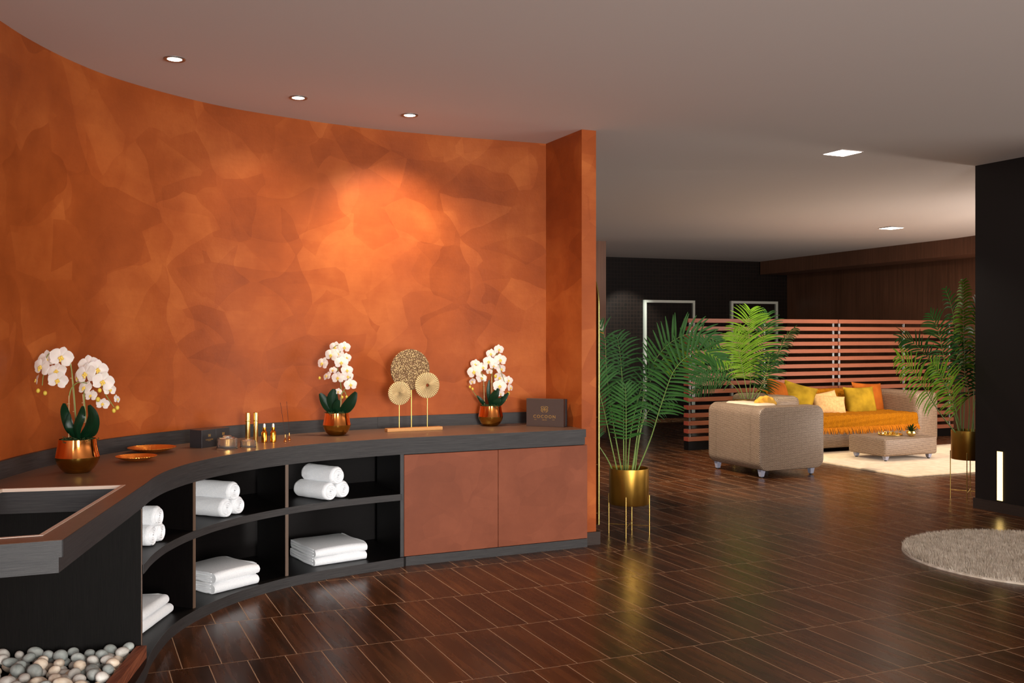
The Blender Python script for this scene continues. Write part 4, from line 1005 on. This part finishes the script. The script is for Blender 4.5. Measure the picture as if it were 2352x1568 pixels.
palm(pb2, .583, .245, .139, [
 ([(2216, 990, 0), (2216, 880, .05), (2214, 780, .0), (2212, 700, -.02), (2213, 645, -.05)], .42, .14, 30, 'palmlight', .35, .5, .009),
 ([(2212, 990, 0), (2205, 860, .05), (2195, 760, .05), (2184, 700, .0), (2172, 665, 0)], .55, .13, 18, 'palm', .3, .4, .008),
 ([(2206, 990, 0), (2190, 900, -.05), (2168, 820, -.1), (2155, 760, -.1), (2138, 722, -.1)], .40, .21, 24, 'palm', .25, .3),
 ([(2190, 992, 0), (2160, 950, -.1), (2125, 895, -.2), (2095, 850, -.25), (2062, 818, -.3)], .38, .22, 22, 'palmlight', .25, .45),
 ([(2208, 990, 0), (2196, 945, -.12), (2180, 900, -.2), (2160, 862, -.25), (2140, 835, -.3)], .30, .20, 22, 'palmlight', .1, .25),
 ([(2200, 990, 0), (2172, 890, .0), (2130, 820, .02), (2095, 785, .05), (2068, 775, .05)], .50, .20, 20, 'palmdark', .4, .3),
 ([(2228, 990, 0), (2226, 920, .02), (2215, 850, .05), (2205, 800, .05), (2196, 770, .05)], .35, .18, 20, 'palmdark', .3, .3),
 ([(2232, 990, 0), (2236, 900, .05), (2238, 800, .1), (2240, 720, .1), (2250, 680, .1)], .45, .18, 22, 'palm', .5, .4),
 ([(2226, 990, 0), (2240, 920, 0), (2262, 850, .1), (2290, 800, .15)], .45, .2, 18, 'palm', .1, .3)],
 'potted palm in a tall-legged brass planter beside the near dark wall', 5, leg_rot=math.radians(-30))
pb3 = Vector((2.70, 11.45, 0))
palm(pb3, .64, .30, .15, [
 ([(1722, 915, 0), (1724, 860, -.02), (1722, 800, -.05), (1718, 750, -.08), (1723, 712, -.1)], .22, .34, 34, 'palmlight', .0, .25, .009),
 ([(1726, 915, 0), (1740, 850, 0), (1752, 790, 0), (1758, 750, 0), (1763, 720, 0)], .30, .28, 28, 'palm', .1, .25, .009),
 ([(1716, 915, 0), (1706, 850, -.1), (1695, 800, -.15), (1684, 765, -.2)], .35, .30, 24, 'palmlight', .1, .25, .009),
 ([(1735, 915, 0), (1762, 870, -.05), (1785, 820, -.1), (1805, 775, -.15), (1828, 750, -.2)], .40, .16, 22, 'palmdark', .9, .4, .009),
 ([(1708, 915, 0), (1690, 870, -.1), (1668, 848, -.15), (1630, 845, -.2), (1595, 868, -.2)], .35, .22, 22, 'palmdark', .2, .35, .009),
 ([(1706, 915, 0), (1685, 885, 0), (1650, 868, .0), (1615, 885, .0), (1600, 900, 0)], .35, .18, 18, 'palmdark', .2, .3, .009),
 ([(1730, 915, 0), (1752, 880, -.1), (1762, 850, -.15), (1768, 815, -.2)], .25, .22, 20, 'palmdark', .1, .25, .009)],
 'potted palm standing between the armchair and the slatted screen', 7, leg_rot=.4)

# ---------------------------------------------------------------- arched brass mirror beside the wall end
ar = empty('arched_mirror_frame', (.5872, 6.70, 0), TH, 'tall arched brass mirror seen edge-on behind the end of the orange wall', 'mirror')
bm = NB(); R_ = .30; Hs = 1.60
pts = [(0, 0, .119), (0, 0, Hs)]+[(0, R_-R_*math.cos(math.radians(a)), Hs+R_*math.sin(math.radians(a))) for a in range(6, 175, 8)]+[(0, 2*R_, Hs), (0, 2*R_, .119), (0, 0, .119)]
tube(bm, pts, .0072, 8); obj('frame', bm, metal('olive_brass', (150, 140, 84), .35), ar, smooth=.8)
bm = NB(); prism(bm, [(p[1], p[2]) for p in pts[:-1]], -.006, -.003)
for v in bm.verts: v.co = Vector((v.co.z, v.co.x, v.co.y))
obj('mirror_glass', bm, metal('mirror_silver', (220, 220, 220), .02), ar)
bm = NB()
for z in (.19, .52, .84): tube(bm, [(-.045, .012, z), (-.005, .012, z)], .004, 6)
obj('bracket', bm, M['brassrod'], ar)
# notice on the far brown wall
nb = empty('wall_notice', Vector((1.172, 13.37, 1.41)), math.atan2(.48, 1.076), 'small pale notice with an orange foot strip on the far brown wall', 'notice')
bm = NB(); add_box(bm, (-.07, -.006, .045), (.07, .0, .18)); obj('sheet', bm, M['paper'], nb)
bm = NB(); add_box(bm, (-.07, -.006, .0), (.07, 0, .044)); obj('foot_strip', bm, M['orangep'], nb)
bm = NB()
for z in (.13, .10): add_box(bm, (-.03, -.0075, z), (.02, -.006, z+.006))
obj('print_line', bm, M['rubber'], nb)

# ---------------------------------------------------------------- slatted screen
S0 = Vector((2.127, 11.95, 0))
for k in range(2):
    SL2 = (2.318, 2.05)[k]; sp_ = empty('slatted_screen', S0+GD*(2.325*k), TH, ('left panel of the red-brown wooden slat screen, behind the armchair and palm', 'right panel of the red-brown wooden slat screen, behind the sofa end')[k], 'screen', 'slatted screen panels')
    for i in range(16):
        z1 = 1.594-i*.0957; bm = NB(); add_box(bm, (0.003, 0, z1-.050), (SL2, .10, z1), .002, 1); o = obj('slat', bm, M['slat'], sp_)
        if k == 0:
            bm = NB(); add_box(bm, (0.0, .002, z1-.048), (.003, .098, z1-.002)); obj('slat_end', bm, M['slatend'], o)
    for x in (.045, 1.16, SL2-.048):
        for y in (.030, .064):
            bm = NB(); tube(bm, [(x+(.012 if y > .05 else 0), y, .02), (x+(.012 if y > .05 else 0), y, 1.59)], .008, 8); obj('steel_rod', bm, M['silver'], sp_, smooth=1)
    bm = NB(); add_box(bm, (.003, 0, 0), (SL2, .10, .105), .002, 1); obj('base_beam', bm, M['inner'], sp_)

# ---------------------------------------------------------------- rugs
def fibres(bm, region, n, h, lean, rad, seed):
    rnd = random.Random(seed)
    for _ in range(n):
        p = region(rnd)
        if p is None: continue
        a = rnd.uniform(0, 2*PI); l = rnd.uniform(.3, 1)*lean; q = Vector((p[0], p[1], p[2]+h*rnd.uniform(.6, 1)))+Vector((math.cos(a)*l, math.sin(a)*l, 0))
        s_ = Vector((-math.sin(a), math.cos(a), 0))*rad
        bm.faces.new((bm.verts.new(Vector(p)-s_), bm.verts.new(Vector(p)+s_), bm.verts.new(q)))
R0 = Vector((3.923, 9.71, 0))
rg = empty('area_rug', R0, TH, 'large rectangular cream wool rug under the coffee table and sofa front', 'rug')
bm = NB(); add_box(bm, (-.06, 0, 0), (2.9, 1.90, .018), .006, 2); obj('pile_base', bm, M['rug'], rg)
rc, rR = Vector((3.285, 6.20, 0)), .785
rr_ = empty('round_shag_rug', rc, 0, 'round taupe shaggy rug on the floor at the right edge', 'rug')
bm = NB(); lathe(bm, [(0, .012), (rR*.6, .012), (rR-.01, .012), (rR+.002, .008), (rR+.004, 0)], 96); obj('backing', bm, M['shag'], rr_, smooth=.6)
bm = NB()
def rdisc(rnd):
    a = rnd.uniform(0, 2*PI); r = (rR-.004)*math.sqrt(rnd.random())
    x = r*math.cos(a)
    if x > .45: return None
    return (x, r*math.sin(a), .010)
fibres(bm, rdisc, 90000, .030, .022, .0016, 2)
o = obj('shag_pile', bm, M['shag'], rr_, uv=False); o['kind'] = 'stuff'

# ---------------------------------------------------------------- wicker lounge furniture
def foot(root, x, y, z1, sx=1):
    bm = NB(); v0 = [(-.022, -.022), (.022, -.022), (.022, .022), (-.022, .022)]
    a = [bm.verts.new((x+p[0]*.8, y+p[1]*.8, .012)) for p in v0]; b_ = [bm.verts.new((x+p[0]*1.25, y+p[1]*1.25, z1)) for p in v0]
    for i in range(4): bm.faces.new((a[i], a[(i+1) % 4], b_[(i+1) % 4], b_[i]))
    bm.faces.new(a[::-1]); bm.faces.new(b_); f = obj('foot', bm, M['footgrey'], root)
    bm = NB(); lathe(bm, [(0, 0), (.014, 0), (.014, .012)], 16, (x, y, 0)); obj('glide', bm, M['rubber'], f)
I4 = Matrix.Identity(4)
C1 = Vector((2.40, 9.60, 0)); CW, CD, CH, CB = .80, .855, .695, .068
ch = empty('wicker_armchair', C1, TH, 'boxy woven wicker armchair seen from the side, nearest of the lounge seats', 'armchair')
prof = rrect(CW, CH-CB, .095, 8, 0, CB)
for k, (y0, y1) in enumerate(((0, .15), (CD-.15, CD))):
    bm = NB(); bevprism(bm, prof, y0, y1, (.022, .002)[k], I4, (.002, .022)[k]); obj('arm', bm, M['weave'], ch, smooth=.6)
bm = NB(); bevprism(bm, [(x, z) for x, z in rrect(.2, CH-CB, .095, 8, 0, CB, (0, 1, 1, 0))], .14, CD-.14, .001, I4); obj('backrest', bm, M['weave'], ch, smooth=.6)
bm = NB(); bevprism(bm, rrect(CW-.13, .26, .06, 6, .125, CB, (1, 0, 0, 1)), .14, CD-.14, .001, I4); obj('seat_base', bm, M['weave'], ch, smooth=.6)
bm = NB(); add_box(bm, (.2, .155, .33), (.79, CD-.155, .46), .03, 3); obj('seat_cushion', bm, M['cream'], ch, smooth=.9)
bm = NB(); add_box(bm, (.10, .155, .46), (.34, CD-.155, .712), .03, 3); obj('back_cushion', bm, M['cream'], ch, smooth=.9)
for x, y in ((.07, .06), (.07, CD-.08), (CW-.12, .06), (CW-.12, CD-.08)): foot(ch, x, y, CB+.01)
# sofa
S1 = Vector((3.62, 11.50, 0))-GD*.69; SW, SD_, SH = 2.52, .86, .695
sf = empty('wicker_sofa', S1, TH, 'wide woven wicker sofa with a mustard throw, in front of the slatted screen', 'sofa')
for x0 in (0, SW-.37):
    bm = NB(); add_box(bm, (x0, 0, CB), (x0+.37, SD_, SH), .075, 5); obj('arm', bm, M['weave'], sf, smooth=.7)
bm = NB(); add_box(bm, (.30, SD_-.2, CB), (SW-.30, SD_, SH-.005), .06, 4); obj('backrest', bm, M['weave'], sf, smooth=.7)
bm = NB(); add_box(bm, (.30, .02, CB), (SW-.30, SD_-.1, .30), .06, 4); obj('seat_base', bm, M['weave'], sf, smooth=.7)
bm = NB(); add_box(bm, (.372, .01, .30), (SW-.372, SD_-.2, .43), .03, 3); obj('seat_cushion', bm, M['cream'], sf, smooth=.9)
for x, y in ((.08, .08), (.08, SD_-.08), (SW-.08, .08), (SW-.08, SD_-.08)): foot(sf, x, y, CB+.01)
sfM = Matrix.Translation(S1) @ Matrix.Rotation(TH, 4, 'Z')
# throw
th = empty('knitted_throw', S1, TH, 'mustard knitted throw with a fringe draped over the sofa seat and back', 'throw')
prof = [(SD_-.0, .62), (SD_+.008, .66), (SD_-.01, .70), (SD_-.10, .712), (SD_-.19, .705), (SD_-.21, .66), (SD_-.215, .50), (SD_-.25, .452), (.5, .448), (.2, .446), (.05, .445), (.006, .435), (-.012, .40), (-.018, .35), (-.02, .30)]
sp = spline([(0, y, z) for y, z in prof], 5); xs = [.385+(SW-.385*2+.0)*i/120 for i in range(121)]
bm = NB(); uv = bm.loops.layers.uv.verify(); g = []; sl_ = arclen(sp)
for i, p in enumerate(sp):
    n_ = (sp[min(i+1, len(sp)-1)]-sp[max(i-1, 0)]).normalized(); nn = Vector((0, n_.z, -n_.y))
    g.append([bm.verts.new(Vector((x, p.y, p.z))-nn*(-.006-.004*math.sin(x*70+sl_[i]*30)-.003*math.sin(sl_[i]*110+x*9))*-1*-1) for x in xs])
for i in range(len(sp)-1):
    for j in range(120):
        f = bm.faces.new((g[i][j], g[i][j+1], g[i+1][j+1], g[i+1][j]))
        for l, c in zip(f.loops, ((xs[j], sl_[i]), (xs[j+1], sl_[i]), (xs[j+1], sl_[i+1]), (xs[j], sl_[i+1]))): l[uv].uv = (c[0]*1.5, c[1]*1.5)
bmesh.ops.recalc_face_normals(bm, faces=bm.faces)
bmesh.ops.solidify(bm, geom=bm.faces[:], thickness=.006)
obj('knit', bm, M['knit'], th, smooth=1.2)
bm = NB(); rnd = random.Random(9)
for k in range(150):
    x = .39+(SW-.78)*k/149; l_ = rnd.uniform(.055, .075)+.02*(1-abs(k/75-1)); dx = rnd.uniform(.015, .04)
    tube(bm, [(x, -.03, .315), (x+dx*.5, -.036, .315-l_*.5), (x+dx, -.032, .315-l_)], [.005, .0062, .003], 5)
o = obj('fringe', bm, M['fringe'], th, smooth=1); o['kind'] = 'stuff'
# coffee table
C2 = Vector((4.04, 10.73, .018)); tb = empty('wicker_coffee_table', C2, TH, 'low square woven wicker coffee table on small grey feet, standing on the cream rug', 'coffee table')
bm = NB(); add_box(bm, (0, 0, .055), (.775, .56, .250), .028, 4); obj('table_body', bm, M['weave'], tb, smooth=.7)
for x, y in ((.07, .06), (.07, .50), (.70, .06), (.70, .50)): foot(tb, x, y, .062)
TT = .269
# tray, succulent
def Dt(px, py): return D(px, py, TT)
tc = Dt(2045, 999); tr = empty('brass_tray', tc, .1, 'round gold metal tray with two upright handles on the coffee table', 'tray')
bm = NB(); lathe(bm, [(0, .002), (.125, .002), (.13, .004), (.132, .016), (.128, .016), (.126, .006), (0, .005)], 48); obj('plate', bm, M['gold'], tr, smooth=.6)
for sx_ in (-1, 1):
    bm = NB(); x = sx_*.115
    tube(bm, [(x, -.045, .008), (x, -.045, .05), (x, -.035, .056), (x, .035, .056), (x, .045, .05), (x, .045, .008)], .0032, 8); obj('handle', bm, M['gold'], tr, smooth=1)
for k in range(3):
    bx = tc+Vector((-.05+.045*k, .01*((-1)**k), .007)); bm = NB(); lathe(bm, [(0, 0), (.014, 0), (.018, .012), (.018, .03), (.0165, .03), (.015, .006), (0, .004)], 24)
    o = obj('glass_votive', bm, M['gold'], smooth=.7, loc=bx); meta(o, ('leftmost', 'middle', 'rightmost')[k]+' small gold cup on the round tray', 'cup', 'gold cups on the tray')
pc = Dt(2093, 1001.5); su_ = empty('potted_succulent', pc, 0, 'small spiky dark green succulent in a round gold pot on the coffee table', 'succulent')
bm = NB(); lathe(bm, [(0, 0), (.022, 0), (.042, .016), (.052, .036), (.046, .056), (.036, .064), (.032, .064), (.03, .05), (0, .05)], 12); obj('pot', bm, M['gold'], su_)
rnd = random.Random(4)
for k in range(22):
    a = k*2.4; e = .25+1.1*(k/22); d_ = Vector((math.cos(a)*math.cos(e), math.sin(a)*math.cos(e), math.sin(e))); L_ = .075+.03*rnd.random()
    b0_ = Vector((0, 0, .052)); leaf(su_, [b0_, b0_+d_*L_*.5+Vector((0, 0, .004)), b0_+d_*L_], .008, Vector((-math.sin(a), math.cos(a), 0)), M['palmdark'], curl=.5)
# cushions
def cushion(c, w_, h_, t_, rz, lean, mt, label, tilt=0, name='cushion'):
    bm = NB(); n = 18; G = [[], []]
    for s_ in (0, 1):
        for i in range(n+1):
            row = []
            for j in range(n+1):
                u, v = i/n*2-1, j/n*2-1; k = max(0, (1-abs(u)**3))*max(0, (1-abs(v)**3)); pin = 1-.07*(1-u*u)*abs(v)**3-.0; pin2 = 1-.07*(1-v*v)*abs(u)**3
                y = t_/2*(k**.5)*(1 if s_ else -1)+.004*math.sin(7*u+3*v)*k
                if s_ and (i in (0, n) or j in (0, n)): row.append(G[0][i][j])
                else: row.append(bm.verts.new((u*w_/2*pin2, y, v*h_/2*pin)))
            G[s_].append(row)
    for s_ in (0, 1):
        for i in range(n):
            for j in range(n):
                q = (G[s_][i][j], G[s_][i+1][j], G[s_][i+1][j+1], G[s_][i][j+1]); 
                try: bm.faces.new(q if not s_ else q[::-1])
                except ValueError: pass
    bmesh.ops.recalc_face_normals(bm, faces=bm.faces)
    o = obj(name, bm, mt, smooth=1.3, loc=c); o.rotation_euler = (Matrix.Rotation(rz, 4, 'Z') @ Matrix.Rotation(lean, 4, 'X') @ Matrix.Rotation(tilt, 4, 'Y')).to_euler()
    return meta(o, label, 'cushion', 'cushions on the lounge seats')
def sofa_at(px, py, n_):
    a = S1+GN*n_; r = (px-HX)/F; s_ = (r*a.y-a.x)/(GD.x-r*GD.y); q = a+GD*s_; return Vector((q.x, q.y, CZ-(py-HY)/F*q.y))
cushion(sofa_at(1994, 914, .60), .48, .40, .13, TH, -.25, M['rust'], 'rust orange velvet cushion leaning at the right end of the sofa', .06)
cushion(sofa_at(1976, 921, .46), .43, .37, .14, TH-.15, -.30, M['olive'], 'olive velvet square cushion in front of the rust cushion, right half of the sofa', .0)
cushion(sofa_at(1893, 923, .54), .42, .25, .13, TH-.1, -.35, M['beige'], 'beige rectangular cushion behind the other beige one on the sofa', -.14)
cushion(sofa_at(1904, 931, .42), .44, .26, .14, TH-.25, -.42, M['beige'], 'beige rectangular cushion in front on the middle of the sofa', .08)
cushion(sofa_at(1832, 914, .42), .40, .38, .13, TH-.55, -.45, M['olive'], 'olive velvet cushion tipped against the left end of the sofa', .3)
cushion(sofa_at(1788, 905, .45), .38, .36, .13, TH+.4, -.35, M['rust'], 'rust orange cushion tucked in the left corner of the sofa', .25)
# scalloped cushion on the armchair
bm = NB(); n = 60; cvs = []
c_ = P(1757, 934, 10.02)
for ring, (rk, zk) in enumerate(((0, .04), (.5, .036), (.85, .02), (1, 0), (.85, -.02), (0, -.03))):
    cvs.append([bm.verts.new((math.cos(2*PI*i/n)*.14*rk*(1+.07*abs(math.sin(5.5*2*PI*i/n/1.0))*rk), zk*1.2*(1+.5*abs(math.sin(5.5*2*PI*i/n))*rk), math.sin(2*PI*i/n)*.095*rk*(1+.10*abs(math.sin(5.5*2*PI*i/n))*rk))) for i in range(n)] if rk else [bm.verts.new((0, zk, 0))])
for A, B in zip(cvs, cvs[1:]):
    for i in range(n):
        j = (i+1) % n
        if len(A) == 1: bm.faces.new((A[0], B[i], B[j]))
        elif len(B) == 1: bm.faces.new((A[i], A[j], B[0]))
        else: bm.faces.new((A[i], A[j], B[j], B[i]))
bmesh.ops.recalc_face_normals(bm, faces=bm.faces)
o = obj('scalloped_cushion', bm, M['yellow'], smooth=1, loc=c_+Vector((0, 0, .012)), rot=(0, 0, TH)); meta(o, 'mustard shell-shaped cushion with a scalloped rim on the armchair', 'cushion')
print('pebbles', npb, 'objects', len(bpy.data.objects))
